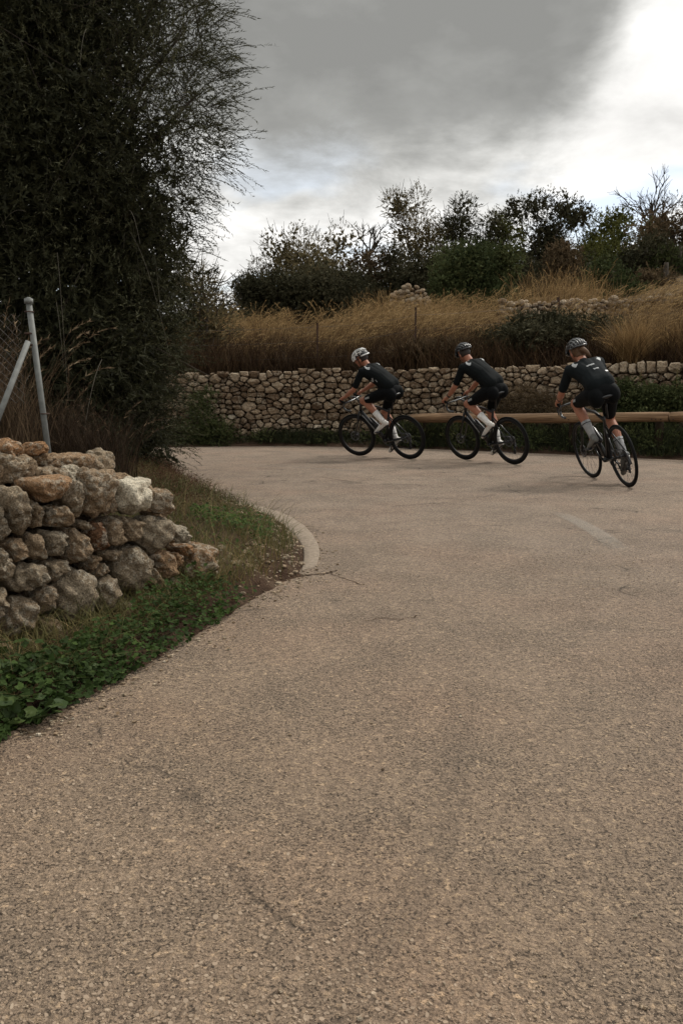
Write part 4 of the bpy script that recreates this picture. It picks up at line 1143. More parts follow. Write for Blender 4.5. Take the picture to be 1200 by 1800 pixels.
def blades(rg, P, h, w, lean, seg=3, tone=None, tvar=.15, curl=1.0, azi=None):
    """grass blades from points P"""
    N = len(P); a = rg.uniform(0, 2 * PI, N) if azi is None else azi + rg.normal(0, .6, N); h = h * rg.uniform(.55, 1.15, N); ln = lean * rg.uniform(.2, 1.4, N)
    dx = np.stack([np.cos(a), np.sin(a), np.zeros(N)], 1); b = rg.uniform(0, 2 * PI, N); wv = np.stack([np.cos(b), np.sin(b), np.zeros(N)], 1)
    t = np.linspace(0, 1, seg + 1)[None, :, None]
    Q = P[:, None, :] + dx[:, None, :] * (h * ln)[:, None, None] * t ** (1 + curl) + np.array([0, 0, 1.0]) * h[:, None, None] * (t - .25 * np.minimum(ln, 1.6)[:, None, None] * t ** 2)
    ww = wv[:, None, :] * w * (1 - .85 * t) * rg.uniform(.6, 1.3, (N, 1, 1))
    V = np.stack([Q - ww, Q + ww], 2).reshape(N, -1, 3); k = np.arange(seg)[:, None] * 2 + np.array([0, 1, 3, 2])[None]
    Fc = (np.arange(N)[:, None, None] * (seg + 1) * 2 + k[None]).reshape(-1, 4)
    t0 = np.full(N, .5) if tone is None else tone
    T = np.clip(np.repeat(t0 + rg.normal(0, tvar, N), seg), 0, 1)
    return V.reshape(-1, 3), Fc, T, Q[:, -1], nrm(Q[:, -1] - Q[:, -2])

M_olive = leafmat("olive_leaf", [(0, (.011, .011, .006)), (.4, (.028, .029, .013)), (.75, (.062, .062, .031)), (1, (.13, .13, .075))], .75, .15, .25)
M_bark = simple("rough_bark", (.055, .045, .035), .95, spec=.15, var=.4, bump=.8, scale=12)
M_twig = simple("pale_twig", (.075, .066, .05), .9, spec=.15, var=.2)
M_twigd = simple("dark_twig", (.045, .036, .026), .9, spec=.15, var=.2)
TREEM = {
 'olive': leafmat("wild_olive_foliage", [(0, (0.0417, 0.0356, 0.0182)), (.5, (0.1147, 0.0950, 0.0486)), (1, (0.2399, 0.1881, 0.1013))], .9, .08, .2),
 'oak': leafmat("holm_oak_foliage", [(0, (0.0209, 0.0218, 0.0121)), (.5, (0.0501, 0.0475, 0.0263)), (1, (0.1043, 0.0950, 0.0567))], .9, .08, .1),
 'lentisk': leafmat("lentisk_foliage", [(0, (0.0250, 0.0356, 0.0142)), (.5, (0.0584, 0.0713, 0.0284)), (1, (0.1147, 0.1188, 0.0486))], .9, .08, .12),
 'pine': leafmat("pine_foliage", [(0, (0.0376, 0.0436, 0.0121)), (.5, (0.0938, 0.0990, 0.0284)), (1, (0.1773, 0.1683, 0.0567))], .9, .08, .2),
 'brown': leafmat("brownish_foliage", [(0, (0.0417, 0.0297, 0.0182)), (.5, (0.1001, 0.0713, 0.0405)), (1, (0.1773, 0.1228, 0.0688))], .9, .08, .15),
}
def branches(mb, rg, foot, tips, r0, r1, n=7, wob=.12):
    for tp in tips:
        a = Vector(foot); b = Vector(tp); L_ = (b - a).length; pts = []; rad = []
        mid = a.lerp(b, .45) + Vector((rg.normal(0, wob) * L_, rg.normal(0, wob) * L_, .10 * L_))
        for k in range(8):
            t = k / 7; p = a * (1 - t) ** 2 + mid * 2 * t * (1 - t) + b * t * t; pts.append(p + Vector((rg.normal(0, .01), rg.normal(0, .01), 0)) * L_ * (0 if k == 0 else 1)); rad.append(r0 + (r1 - r0) * t ** .7)
        mb.tube(pts, rad, n)

# ---- the big wild olive on the inside of the bend
def big_tree():
    rg = np.random.default_rng(21); foot = Vector((-4.3, 10.2, verge_z1(-4.3, 10.2) - .1))
    def c(u, v, Y, rx, ry, rz): p = at(u, v, Y); return (p.x, p.y, p.z, rx, ry, rz)
    k = 9.6 / F
    cl = [c(20, 380, 9.4, 1.5, 1.3, 1.6), c(150, 560, 9.6, 1.25, 1.2, 1.35), c(60, 650, 8.9, 1.4, 1.0, 1.2), c(190, 380, 9.6, 1.0, 1.2, 1.25), c(215, 690, 9.8, .48, .8, .85), c(170, 740, 9.6, .9, .9, .6),
          c(270, 235, 9.6, .70, .9, .85), c(305, 140, 9.7, .55, .8, .7), c(225, 50, 9.8, .85, .9, 1.0), c(130, 250, 9.4, 1.2, 1.2, 1.3), c(20, 90, 9.6, 1.3, 1.3, 1.6), c(245, 530, 9.9, .40, .7, .8), c(245, 420, 9.7, .46, .8, .7),
          c(130, -20, 9.7, 1.1, 1.2, 1.1), c(285, -30, 9.9, .6, .8, .7), c(-150, 200, 10, 1.8, 1.6, 2.4), c(-200, 520, 10, 1.8, 1.6, 1.8), c(-350, 350, 10.4, 1.5, 1.5, 2.2), c(60, -170, 10, 1.5, 1.4, 1.1), c(-180, -100, 10.2, 1.6, 1.5, 1.2),
          c(250, -120, 10.2, .9, 1.1, .8), c(-60, 720, 9.8, 1.3, 1.1, .8), c(238, 778, 9.9, .36, .6, .40), c(185, 600, 9.6, .75, .9, .9), c(352, 165, 9.7, .26, .4, .42), c(350, 255, 9.7, .26, .4, .25), c(330, 50, 9.8, .32, .5, .6),
          (foot.x - .5, 11.4, 3.0, 2.2, 1.2, 2.4), (foot.x - .3, 11.6, 5.4, 2.0, 1.3, 1.6)]
    root = empty("olive_tree", foot); props(root, "huge dark wild olive tree with drooping twigs on the inside of the bend", "tree")
    tr = MB(); branches(tr, rg, (0, 0, 0), [(0.1, 0, 2.2)], .24, .17, 10, .04); tips = [(q[0] - foot.x, q[1] - foot.y, q[2] - foot.z) for q in cl]
    tr.build("trunk", M_bark, root)
    br = MB(); branches(br, rg, (0, 0, .6), tips[::2], .07, .014, 6)
    for t_ in tips[:16]:
        a = Vector(t_)
        for _ in range(5): br.tube([a * .75 + Vector((0, 0, .3)), a * .9 + Vector(rg.normal(0, .25, 3)), a + Vector(rg.normal(0, .6, 3))], [.014, .010, .004], 5)
    br.build("branches", M_bark, root)
    n = 30000; P, D, kk = in_clumps(rg, cl, n, .30); kp = (P[:, 0] > -5.6) | (rg.random(n) < .35); P = P[kp]; D = D[kp]; n = len(P)
    D = nrm(D * .9 + rg.normal(0, .45, (n, 3)) + np.array([0, 0, .25]))
    low = sstep(4.2 - P[:, 2], -1, 3); D[:, 2] -= low * .5; D = nrm(D)
    keep = (P[:, 2] > verge_z1(-3, 9.5) - .1)
    P = P[keep]; D = D[keep]; n = len(P)
    L_ = rg.uniform(.16, .42, n); fo = np.array(foot)
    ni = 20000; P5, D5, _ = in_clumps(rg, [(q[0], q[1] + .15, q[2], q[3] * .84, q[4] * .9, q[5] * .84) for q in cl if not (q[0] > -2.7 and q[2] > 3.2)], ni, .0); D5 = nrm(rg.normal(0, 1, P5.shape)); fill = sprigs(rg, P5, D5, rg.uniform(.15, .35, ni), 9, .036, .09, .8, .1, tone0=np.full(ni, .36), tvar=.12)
    a = sprigs(rg, P, D, L_, 11, .0118, .046, .55, .25, tone0=rg.normal(.42, .12, n) + .22 * (D[:, 2] > .1) + .14 * fnoise(P[:, 0] * 1.0, P[:, 2], 2.2, 3, 20), tvar=.13)  # upward sprigs get a paler tone: light from above put into leaf colour
    # longer airy sprays along the right-hand edge
    edge = [q for q in cl if q[0] > -2.9 and q[3] < .8]
    P2, D2, _ = in_clumps(rg, edge, 1900, .8); D2 = nrm(D2 + np.array([.45, 0, .40]) + rg.normal(0, .4, D2.shape))
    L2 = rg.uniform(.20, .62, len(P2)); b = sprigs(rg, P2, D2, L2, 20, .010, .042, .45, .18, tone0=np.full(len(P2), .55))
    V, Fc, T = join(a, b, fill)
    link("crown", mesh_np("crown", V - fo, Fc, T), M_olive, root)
    v2, f2, t2 = stems(rg, P2, D2, L2 * 1.0, .0022, .18, 4); idx = rg.choice(n, 2200); v3, f3, t3 = stems(rg, P[idx], D[idx], L_[idx], .0022, .25)
    # bare, hanging, pale twigs
    m = 150; P4, D4, _ = in_clumps(rg, cl[:15], m, .85); ok = D4[:, 1] < .1; P4 = P4[ok]; D4 = D4[ok]; m = len(P4)
    D4 = nrm(D4 * .6 + rg.normal(0, .5, D4.shape) + np.array([0, -.5, .0])); L4 = rg.uniform(.35, 1.0, m); v4, f4, t4 = stems(rg, P4, D4, L4, .0030, .75, 8)
    V, Fc, T = join((v2, f2, t2), (v3, f3, t3))
    link("twigs", mesh_np("twigs", V - fo, Fc, T), M_twigd, root); props(link("bare_twigs", mesh_np("bare_twigs", v4 - fo, f4, t4), M_twig, root), kind='stuff')
big_tree()

# ---- trees and bushes on the hill
def tree(name, label, cat, kind, u, vtop, vbot, wpx, Y, n, lumps, seed, loose=.3, leaf=(.055, .10), up=.4, group=None):
    """crown fills the given box of the photograph at distance Y"""
    rg = np.random.default_rng(seed); top = at(u, vtop, Y); bot = at(u, vbot, Y); zf = float(hill_z(np.array(top.x), np.array(Y)))
    bot = at(u, vbot + 38 * (35 / Y) ** 0 * (Y > 20), Y); H = top.z - bot.z; Wd = wpx * 1.14 / F * Y; foot = Vector((top.x, Y, zf - .1)); root = empty(name, foot); props(root, label, cat, group)
    cl = []
    zb = bot.z
    for i in range(lumps):
        a = rg.uniform(0, 2 * PI); rr = rg.uniform(.0, .36) ** .8; hh = rg.uniform(.08, .86)
        wid = math.sin(PI * min(max(.15 + hh * .72, 0), 1)) ** .6
        r = Wd * rg.uniform(.16, .27)
        cl.append((top.x + Wd * rr * wid * math.cos(a) * 1.1, Y + Wd * .7 * rr * math.sin(a), zb + H * hh, r, r * .9, min(r * rg.uniform(.8, 1.2), H * .30)))
    cl.append((top.x, Y, zb + H * .42, Wd * .33, Wd * .30, H * .40)); cl.append((top.x - Wd * .22, Y, zb + H * .2, Wd * .28, Wd * .25, H * .24)); cl.append((top.x + Wd * .22, Y, zb + H * .2, Wd * .28, Wd * .25, H * .24)); cl.append((top.x, Y, zb + H * .80, Wd * .17, Wd * .2, H * .19))
    P, D, k = in_clumps(rg, cl, n, .30 + loose * .3); D = nrm(D + rg.normal(0, .5, D.shape) + np.array([0, 0, up]))
    _t = rg.uniform(-.2, .2, len(cl)) + .48; tn = _t[k]; tn_ = lambda kk: _t[kk]
    L_ = rg.uniform(.10, .10 + .22 * (.3 + loose * 1.2), n)
    ni = int(n * (.75 - .6 * loose)); P5, D5, k5 = in_clumps(rg, [(c_[0], c_[1], c_[2], c_[3] * .85, c_[4] * .85, c_[5] * .85) for c_ in cl[:-1]], ni, 0); fill = sprigs(rg, P5, nrm(rg.normal(0, 1, P5.shape)), rg.uniform(.1, .2, ni), 4, leaf[0] * 3.0, leaf[1] * 2.2, .8, 0, tone0=tn_(k5))
    a = sprigs(rg, P, D, L_, 7, leaf[0], leaf[1], .7, .05, tone0=tn, tvar=.16); a = join(a, fill)
    fo = np.array(foot); link("crown", mesh_np("crown", a[0] - fo, a[1], a[2]), TREEM[kind], root)
    tr = MB(); hb = max(zb - zf, .3); tr.tube([(0, 0, 0), (.04 * hb, 0, hb * .6), (0, .02, hb + H * .25)], [.03 * Wd + .05, .025 * Wd + .04, .02 * Wd + .03], 8); tr.build("trunk", M_bark, root)
    br = MB(); branches(br, rg, (0, 0, hb * .8), [tuple(np.array(c[:3]) - fo) for c in cl], .045, .012, 5)
    if loose > .5:
        Q, DD, _ = in_clumps(rg, cl, 160, .7)
        for p, d in zip(Q, DD): p = Vector(p) - foot; br.tube([p * 1, p + Vector(d) * .2, p + Vector(d) * .42 + Vector((0, 0, .12))], [.012, .009, .004], 4, cap=False)
    props(br.build("branches", M_bark, root), kind='stuff')
    return root
G = "trees and bushes on the hillside"
TL = [
 # name, label, cat, kind, u, top, bottom, width, Y, sprigs, lumps, loose
 ("olive_tree", "two-headed feathery olive tree left of centre on the hill, above the leftmost cyclist", "tree", 'olive', 535, 392, 540, 200, 36, 3600, 12, .55),
 ("bush", "low feathery bush at the left end of the hillside, beside the open sky", "bush", 'olive', 452, 455, 540, 90, 35, 1500, 7, .6),
 ("bush", "small shrub at the foot of the olives nearest the gap of sky", "bush", 'oak', 392, 510, 560, 110, 31, 1300, 6, .3),
 ("bush", "grey-brown bush between the feathery olive and the tall thin-leaved tree", "bush", 'brown', 640, 440, 530, 130, 37, 2400, 9, .4),
 ("tree", "tall thin-leaved tree with sky showing through its top, above the stone heap", "tree", 'olive', 734, 322, 500, 115, 39, 2500, 11, .75),
 ("tree", "dark tree right of the thin-leaved tree, with a ragged top of small sprays", "tree", 'oak', 812, 338, 490, 125, 40, 3300, 12, .6),
 ("bush", "rounded green bush on the skyline between the two darkest trees", "bush", 'pine', 882, 372, 490, 100, 41, 2000, 8, .3),
 ("bush", "large dense bluish-green bush low on the slope above the middle cyclist", "bush", 'lentisk', 836, 432, 545, 165, 29, 4200, 14, .2),
 ("holm_oak", "dark round holm oak standing tallest on the skyline right of centre", "tree", 'oak', 963, 325, 500, 125, 38, 4200, 13, .35),
 ("bush", "brown bush below the tall holm oak", "bush", 'brown', 985, 430, 520, 120, 33, 2300, 9, .35),
 ("pine_tree", "bright green low pine just right of the holm oak", "tree", 'pine', 1046, 366, 480, 100, 40, 2500, 9, .3),
 ("tree", "dull green tree in front of the bare tree", "tree", 'pine', 1095, 374, 510, 120, 37, 3000, 11, .3),
 ("tree", "brownish tree at the right edge of the photo under the bare tree", "tree", 'brown', 1185, 340, 540, 160, 36, 3800, 12, .4),
 ("bush", "dark green bush above the hillside terrace wall", "bush", 'lentisk', 1075, 455, 550, 130, 29, 2600, 10, .25),
 ("bush", "brown scrub bush at the right edge, beside the terrace wall", "bush", 'brown', 1170, 470, 545, 110, 30, 2200, 9, .3),
 ("bush", "dark bush between the stone heap and the grey-brown bush", "bush", 'oak', 690, 430, 510, 110, 36, 2300, 9, .35),
 ("bush", "dark undergrowth bush below the ragged dark tree", "bush", 'oak', 790, 440, 520, 110, 34, 2200, 9, .3),
 ("bush", "dark bush low between the bluish-green bush and the brown bush", "bush", 'oak', 920, 450, 530, 110, 32, 2200, 9, .3),
 ("bush", "dark bush behind the golden grass under the feathery olive", "bush", 'oak', 590, 470, 545, 150, 33, 2800, 9, .25),
 ("bush", "dark bush behind the grass just left of the feathery olive", "bush", 'oak', 480, 488, 548, 120, 33, 2200, 8, .3),
 ("bush", "dark rounded bush filling the slope below the bright pine", "bush", 'oak', 1035, 440, 545, 110, 33, 2300, 9, .2),
 ("bush", "dull dark bush massed under the leafless tree", "bush", 'oak', 1135, 415, 540, 130, 34, 2600, 10, .2),
 ("bush", "dark green bush at the right edge, highest of the low bushes", "bush", 'lentisk', 1195, 425, 545, 110, 33, 2200, 9, .2),
 ("bush", "dark bush on the skyline between the ragged dark tree and the rounded green bush", "bush", 'oak', 850, 392, 500, 80, 40, 1500, 7, .3),
 ("tree", "green tree just outside the right of the skyline group", "tree", 'oak', 1270, 335, 540, 150, 38, 2200, 9, .4),
]
for i, (nm, lb, ct, kd, u, vt, vb, w_, Y, n, lm, lo) in enumerate(TL): tree(nm, lb, ct, kd, u, vt, vb, w_, Y, int(n * 1.25), lm, 50 + i, lo, group=G, leaf=(.034, .070) if kd in ('olive', 'pine') else (.038, .054), up=.8 if kd == 'olive' else .4)
# bramble thicket behind the wall and shrubs before it
tree("bramble_bush", "wide dark bramble thicket directly behind the wall between the middle and last cyclist", "bush", 'oak', 950, 560, 620, 185, 16.9, 6500, 18, 5, .25, (.026, .045), .3)
tree("bramble_bush", "lower brown bramble behind the wall at the middle cyclist's back", "bush", 'brown', 800, 606, 622, 140, 17.0, 2400, 9, 6, .3, (.025, .045), .3)
tree("bush", "thin-leaved shrub rising behind the far wall at the edge of the big olive", "bush", 'olive', 350, 470, 600, 120, 17.8, 1500, 8, 7, .7, (.016, .05), .5)

def bare_tree(u, vtop, vbot, Y, label, seed, lean=0, dens=1.0):
    rg = np.random.default_rng(seed); b = at(u, vbot, Y); t = at(u, vtop, Y); H = t.z - b.z; zf = float(hill_z(np.array(b.x), np.array(Y)))
    foot = Vector((b.x, Y, zf - .1)); root = empty("bare_tree", foot); props(root, label, "tree", G); mb = MB(); tk = MB()
    z0 = b.z - zf
    tk.tube([(0, 0, 0), (.1, 0, z0 * .6), (lean * .2, 0, z0 + H * .15)], [.13, .10, .07], 8)
    def rec(p, d, L_, r, lev):
        q = p + d * L_ * .5 + Vector(rg.normal(0, .06, 3)) * L_; e = q + (d + Vector(rg.normal(0, .18, 3)) + Vector((0, 0, .1))).normalized() * L_ * .5
        mb.tube([p, q, e], [r, r * .8, r * .6], 5, cap=False)
        if lev == 0: return
        for _ in range(3 if lev > 1 else 4):
            rec(p.lerp(e, rg.uniform(.4, 1)), (d + Vector(rg.normal(0, .50, 3)) + Vector((0, 0, .2))).normalized(), L_ * rg.uniform(.45, .75), r * .58, lev - 1)
    for k in range(int(4 * dens)):
        rec(Vector((lean * .2, 0, z0 + H * .1)), Vector((lean * .3 + rg.normal(0, .35), rg.normal(0, .3), 1)).normalized(), H * rg.uniform(.32, .50), .05, 3)
    tk.build("trunk", M_bark, root); mb.build("branches", M_bark, root)
bare_tree(1140, 284, 420, 41.5, "leafless grey tree reaching highest on the skyline at the right", 31, .5, 1.6)
bare_tree(648, 368, 460, 39, "small almost leafless tree on the skyline left of the tall thin-leaved tree", 32, -.1, 1.0)

# ---- tall dry grass behind the wall
M_reed = leafmat("dry_tall_grass", [(0, (.050, .028, .014)), (.35, (.16, .100, .045)), (.7, (.33, .215, .098)), (1, (.56, .40, .19))], .8, .15, .25)
M_reedlow = leafmat("dead_grass_stems", [(0, (.022, .013, .008)), (.5, (.058, .035, .019)), (1, (.14, .088, .046))], .9, .1, .1)
M_grass = leafmat("verge_grass", [(0, (.035, .040, .012)), (.4, (.070, .078, .024)), (.7, (.15, .125, .048)), (1, (.30, .21, .095))], .7, .2, .2)
M_gdark = leafmat("dark_roadside_grass", [(0, (.014, .018, .008)), (.5, (.032, .038, .015)), (.8, (.065, .058, .026)), (1, (.16, .11, .05))], .7, .2, .15)
def field():
    rg = np.random.default_rng(3)
    # golden plumes
    def pts(n, x0, x1, d0, d1):
        x = rg.uniform(x0, x1, n); d = d0 + (d1 - d0) * rg.random(n) ** 1.3; y = wall_y(x) + d; return x, y
    x, y = pts(34000, -6.5, 12, 1.0, 13); z = hill_z(x, y)
    cl = fnoise(x, y, .9, 4, 4); keep = (cl > -.30 + .25 * (y - wall_y(x) > 6)) & ~((x > 2.7) & (x < 5.0) & (y - wall_y(x) < 3.2) & (rg.random(len(x)) < .93)); x, y, z, cl = x[keep], y[keep], z[keep], cl[keep]
    hgt = (1.02 + .34 * cl + .10 * fnoise(x, y, 5, 3, 22)) * np.where(x > 6.3, .75, 1) * np.where(y - wall_y(x) > 5, .8, 1.0)
    P = np.stack([x, y, z - .03], 1)
    V, Fc, T, tip, td = blades(rg, P, hgt, .0062, .38, 3, .26 + .20 * fnoise(x, y, 3.0, 4, 23), .17, 1.2, azi=np.full(len(P), .2))
    # plume heads: short fine awns round the tips of a third
    s = rg.random(len(P)) < .40 * (1 + fnoise(x, y, 4, 3, 24)); tp = tip[s]; tdd = nrm(td[s] + np.array([.3, 0, -.1])); n = len(tp)
    h = sprigs(rg, tp - tdd * .10, tdd, rg.uniform(.20, .36, n), 9, .010, .058, .35, .35, tone0=np.clip(.62 + .18 * cl[s] + rg.normal(0, .1, n), 0, 1), tvar=.12, tstart=0)
    V, Fc, T = join((V, Fc, T), h)
    props(link("tall_dry_grass", mesh_np("tall_dry_grass", V, Fc, T), M_reed), kind='stuff')
    # brown tangle below the plumes
    x, y = pts(20000, -6.5, 12, .30, 3.2); P = np.stack([x, y, hill_z(x, y) - .03], 1); dn = fnoise(x, y, 1.3, 3, 6)
    V, Fc, T, _, _ = blades(rg, P, .86 + .22 * dn, .010, .6, 3, .38 + .15 * dn, .2, .8)
    st = rg.choice(len(P), 900); q = P[st].copy(); D = nrm(rg.normal(0, .5, (900, 3)) + np.array([0, 0, .8])); s2 = stems(rg, q, D, rg.uniform(.5, 1.1, 900), .008, .1, 4); s2 = (s2[0], s2[1], np.full(len(s2[1]), .85))
    V, Fc, T = join((V, Fc, T), s2)
    props(link("dead_stems", mesh_np("dead_stems", V, Fc, T), M_reedlow), kind='stuff')
field()
M_brown = leafmat('brown_dry_grass', [(0, (.022, .015, .010)), (.4, (.070, .046, .028)), (.7, (.16, .11, .065)), (1, (.34, .26, .17))], .9, .1, .1)
def tuft(name, label, P0_, n, h, w, lean, mat_, seed, spread, tone=.5, heads=0, group=None, cat="grass clump", tvar=.15):
    rg = np.random.default_rng(seed); a = rg.uniform(0, 2 * PI, n); r = spread * rg.random(n) ** .7
    P = np.stack([r * np.cos(a), r * np.sin(a), np.zeros(n)], 1)
    V, Fc, T, tip, td = blades(rg, P, np.full(n, h), w, lean, 5, np.full(n, tone), tvar, 1.0, None)
    parts_ = [(V, Fc, T)]
    if heads:
        s = rg.choice(n, heads); parts_.append(sprigs(rg, tip[s] - td[s] * .12, td[s], rg.uniform(.18, .32, heads), 22, .007, .04, .35, .3, tone0=np.full(heads, min(tone + .2, 1)), tstart=0))
    V, Fc, T = join(*parts_)
    o = link(name, mesh_np(name, V, Fc, T), mat_, None, P0_); props(o, label, cat, group); return o
def hp_(u, v, Y): p = at(u, v, Y); p.z = float(hill_z(np.array(p.x), np.array(Y))) - .03; return p
tuft("grass_clump", "big golden fan of tall grass behind the wall to the right of the last cyclist", hp_(1108, 640, 14.8), 1500, 1.05, .006, .55, M_reed, 81, .16, .52, 40)
tuft("grass_clump", "tall golden reed clump with upright plumes on the slope above the last cyclist", hp_(975, 560, 25), 520, 1.35, .010, .34, M_reed, 82, 1.3, .5, 80)
tuft("grass_clump", "golden reeds right of the tall reed clump, below the dark bushes", hp_(1020, 560, 25.5), 420, 1.1, .010, .4, M_reed, 83, 1.1, .5, 50)
tuft("grass_clump", "golden reeds climbing toward the skyline beside the stone heap", hp_(672, 545, 26), 500, 1.2, .010, .4, M_reed, 84, 1.0, .5, 60)
tuft("grass_clump", "golden grass clump to the right of the stone heap", hp_(760, 560, 24), 400, 1.1, .010, .4, M_reed, 85, .9, .5, 50)
tuft("grass_clump", "yellow-green grass clump at the right edge behind the wall", hp_(1190, 600, 14.9), 900, .95, .006, .5, M_reed, 86, .3, .45, 20)

PL = [(455, 20.5, 'leftmost'), (520, 19.6, 'second'), (575, 21, 'third'), (625, 20, 'fourth'), (690, 21.5, 'fifth'), (770, 20, 'sixth'), (830, 21, 'seventh'), (880, 20.5, 'last')]
for i_, (u_, Y_, w_) in enumerate(PL):
    tuft("grass_clump", "nodding golden plume clump on the dry grass bank, %s from the left" % w_, hp_(u_, 600, Y_), 150, 1.22, .006, .42, M_reed, 120 + i_, .32, .5, 60, group="plumed grass clumps along the dry bank", tvar=.18)

# ---- weeds along the far verge
def far_weeds():
    rg = np.random.default_rng(9); n = 26000; x = rg.uniform(-7, 8.5, n); t = rg.random(n); y = fedge(x) + .05 + (wall_y(x) - fedge(x) - .1) * t
    cl = fnoise(x, y, 2.2, 4, 8); keep = (cl + .9 * t > .12) | (rg.random(n) < .25); x, y, t, cl = x[keep], y[keep], t[keep], cl[keep]
    P = np.stack([x, y, .04 + .10 * t], 1)
    V, Fc, T, _, _ = blades(rg, P, (.12 + .26 * sstep(t, 0, .35) + .12 * cl) * np.where(x > .8, 1.15, .55), .006, .55, 3, .42 + .25 * fnoise(x, y, .8, 3, 9), .2, .8)
    props(link("roadside_grass", mesh_np("roadside_grass", V, Fc, T), M_gdark), kind='stuff')
    # leafy weeds in clumps
    cl_ = []
    for i in range(110):
        xx = rg.uniform(-3.5, 7.5); yy = float(fedge(xx)) + rg.uniform(.16, .8) * (float(wall_y(xx)) - float(fedge(xx))); r = rg.uniform(.09, .20) * (1.25 if xx > .8 else .5); cl_.append((xx, yy, .12 + r * .5, r * 1.3, r, r))
    P, D, k = in_clumps(rg, cl_, 5200, .3); a = sprigs(rg, P, nrm(D + np.array([0, 0, .4])), rg.uniform(.06, .16, len(P)), 6, .020, .034, .7, .1, tone0=rg.uniform(.25, .9, 110)[k], tvar=.15)
    props(link("roadside_weeds", mesh_np("roadside_weeds", *a), TREEM['lentisk']), kind='stuff')
far_weeds()
def wall_shrub(name, label, cl, n, kind, leaf, seed, loose=.4, cat="bush", foot=None):
    rg = np.random.default_rng(seed); P, D, k = in_clumps(rg, cl, n, .3); D = nrm(D + rg.normal(0, .5, D.shape) + np.array([0, 0, .3])); L_ = rg.uniform(.08, .25, n)
    a = sprigs(rg, P, D, L_, 8, leaf[0], leaf[1], .7, .1, tone0=rg.uniform(.3, .6, len(cl))[k]); fo = np.array([np.mean([c[0] for c in cl]), np.mean([c[1] for c in cl]), .05])
    root = empty(name, tuple(fo)); props(root, label, cat); link("foliage", mesh_np("foliage", a[0] - fo, a[1], a[2]), TREEM[kind], root)
    v, f_, t_ = stems(rg, P[:n // 3], D[:n // 3], L_[:n // 3] * 1.2, .003, .1); sm = MB()
    for c in cl: sm.tube([(0, 0, 0), tuple((np.array(c[:3]) - fo) * .5 + rg.normal(0, .03, 3)), tuple(np.array(c[:3]) - fo)], [.010, .007, .004], 5)
    sm.build("stems", M_twigd, root)
def cw(u, v, dy, r, rz): 
    x = (u - 600) / F * 15.2; y = float(wall_y(x)) - dy; p = at(u, v, y); return (p.x, p.y, p.z, r, r * .6, rz)
wall_shrub("bush", "dark green shrub in front of the far wall, left beside the big olive", [cw(355, 745, .3, .22, .35), cw(382, 765, .35, .28, .25), cw(345, 715, .25, .15, .25), cw(365, 700, .25, .12, .18), cw(330, 770, .4, .3, .2)], 1500, 'lentisk', (.018, .035), 91)
wall_shrub("shrub", "dry brown twiggy scrub covering the wall behind the middle cyclist's back wheel", [cw(880, 712, .25, .25, .22), cw(920, 705, .25, .28, .25), cw(955, 715, .25, .25, .2), cw(990, 725, .3, .2, .16), cw(900, 740, .3, .3, .15), cw(840, 745, .3, .2, .12)], 2400, 'brown', (.010, .03), 92)
wall_shrub("ivy", "dark ivy and creepers hanging over the lower wall right of the last cyclist", [cw(1095, 700, .14, .20, .22), cw(1135, 705, .14, .22, .2), cw(1165, 710, .14, .2, .2), cw(1192, 700, .14, .14, .2), cw(1080, 735, .2, .25, .15), cw(1150, 735, .2, .3, .15), cw(1115, 725, .2, .2, .2)], 3000, 'lentisk', (.03, .035), 93, cat="creeper")
# thin yellow stalks
def stalks():
    rg = np.random.default_rng(4)
    for (u, v0, v1, lb) in ((1122, 735, 650, "yellow weed stalk in front of the ivy, nearest the last cyclist"), (1186, 735, 640, "yellow weed stalk in front of the wall by the joint of the rail"), (1098, 730, 668, "short green stalk by the last cyclist's saddle")):
        x = (u - 600) / F * 13.4; y = float(wall_y(x)) - .35; b = at(u, v0, y); b.z = .12; t = at(u, v1, y); m = MB(); H = t.z - b.z
        m.tube([(0, 0, 0), (.01, 0, H * .4), (-.01, .01, H * .8), (.01, 0, H)], [.006, .005, .004, .002], 5)
        root = link("weed_stalk", m.mesh("weed_stalk"), M_reed, None, b); props(root, lb, "plant", "tall weeds in front of the wall")
        P = np.array([(0, 0, H * f_) for f_ in rg.uniform(.1, .95, 40)]); D = nrm(rg.normal(0, 1, (40, 3)) + np.array([0, 0, .6])); a = sprigs(rg, P, D, rg.uniform(.02, .06, 40), 3, .010, .03, .6, .1, tone0=np.full(40, .55))
        link("leaves", mesh_np("leaves", *a), M_grass, root)
stalks()

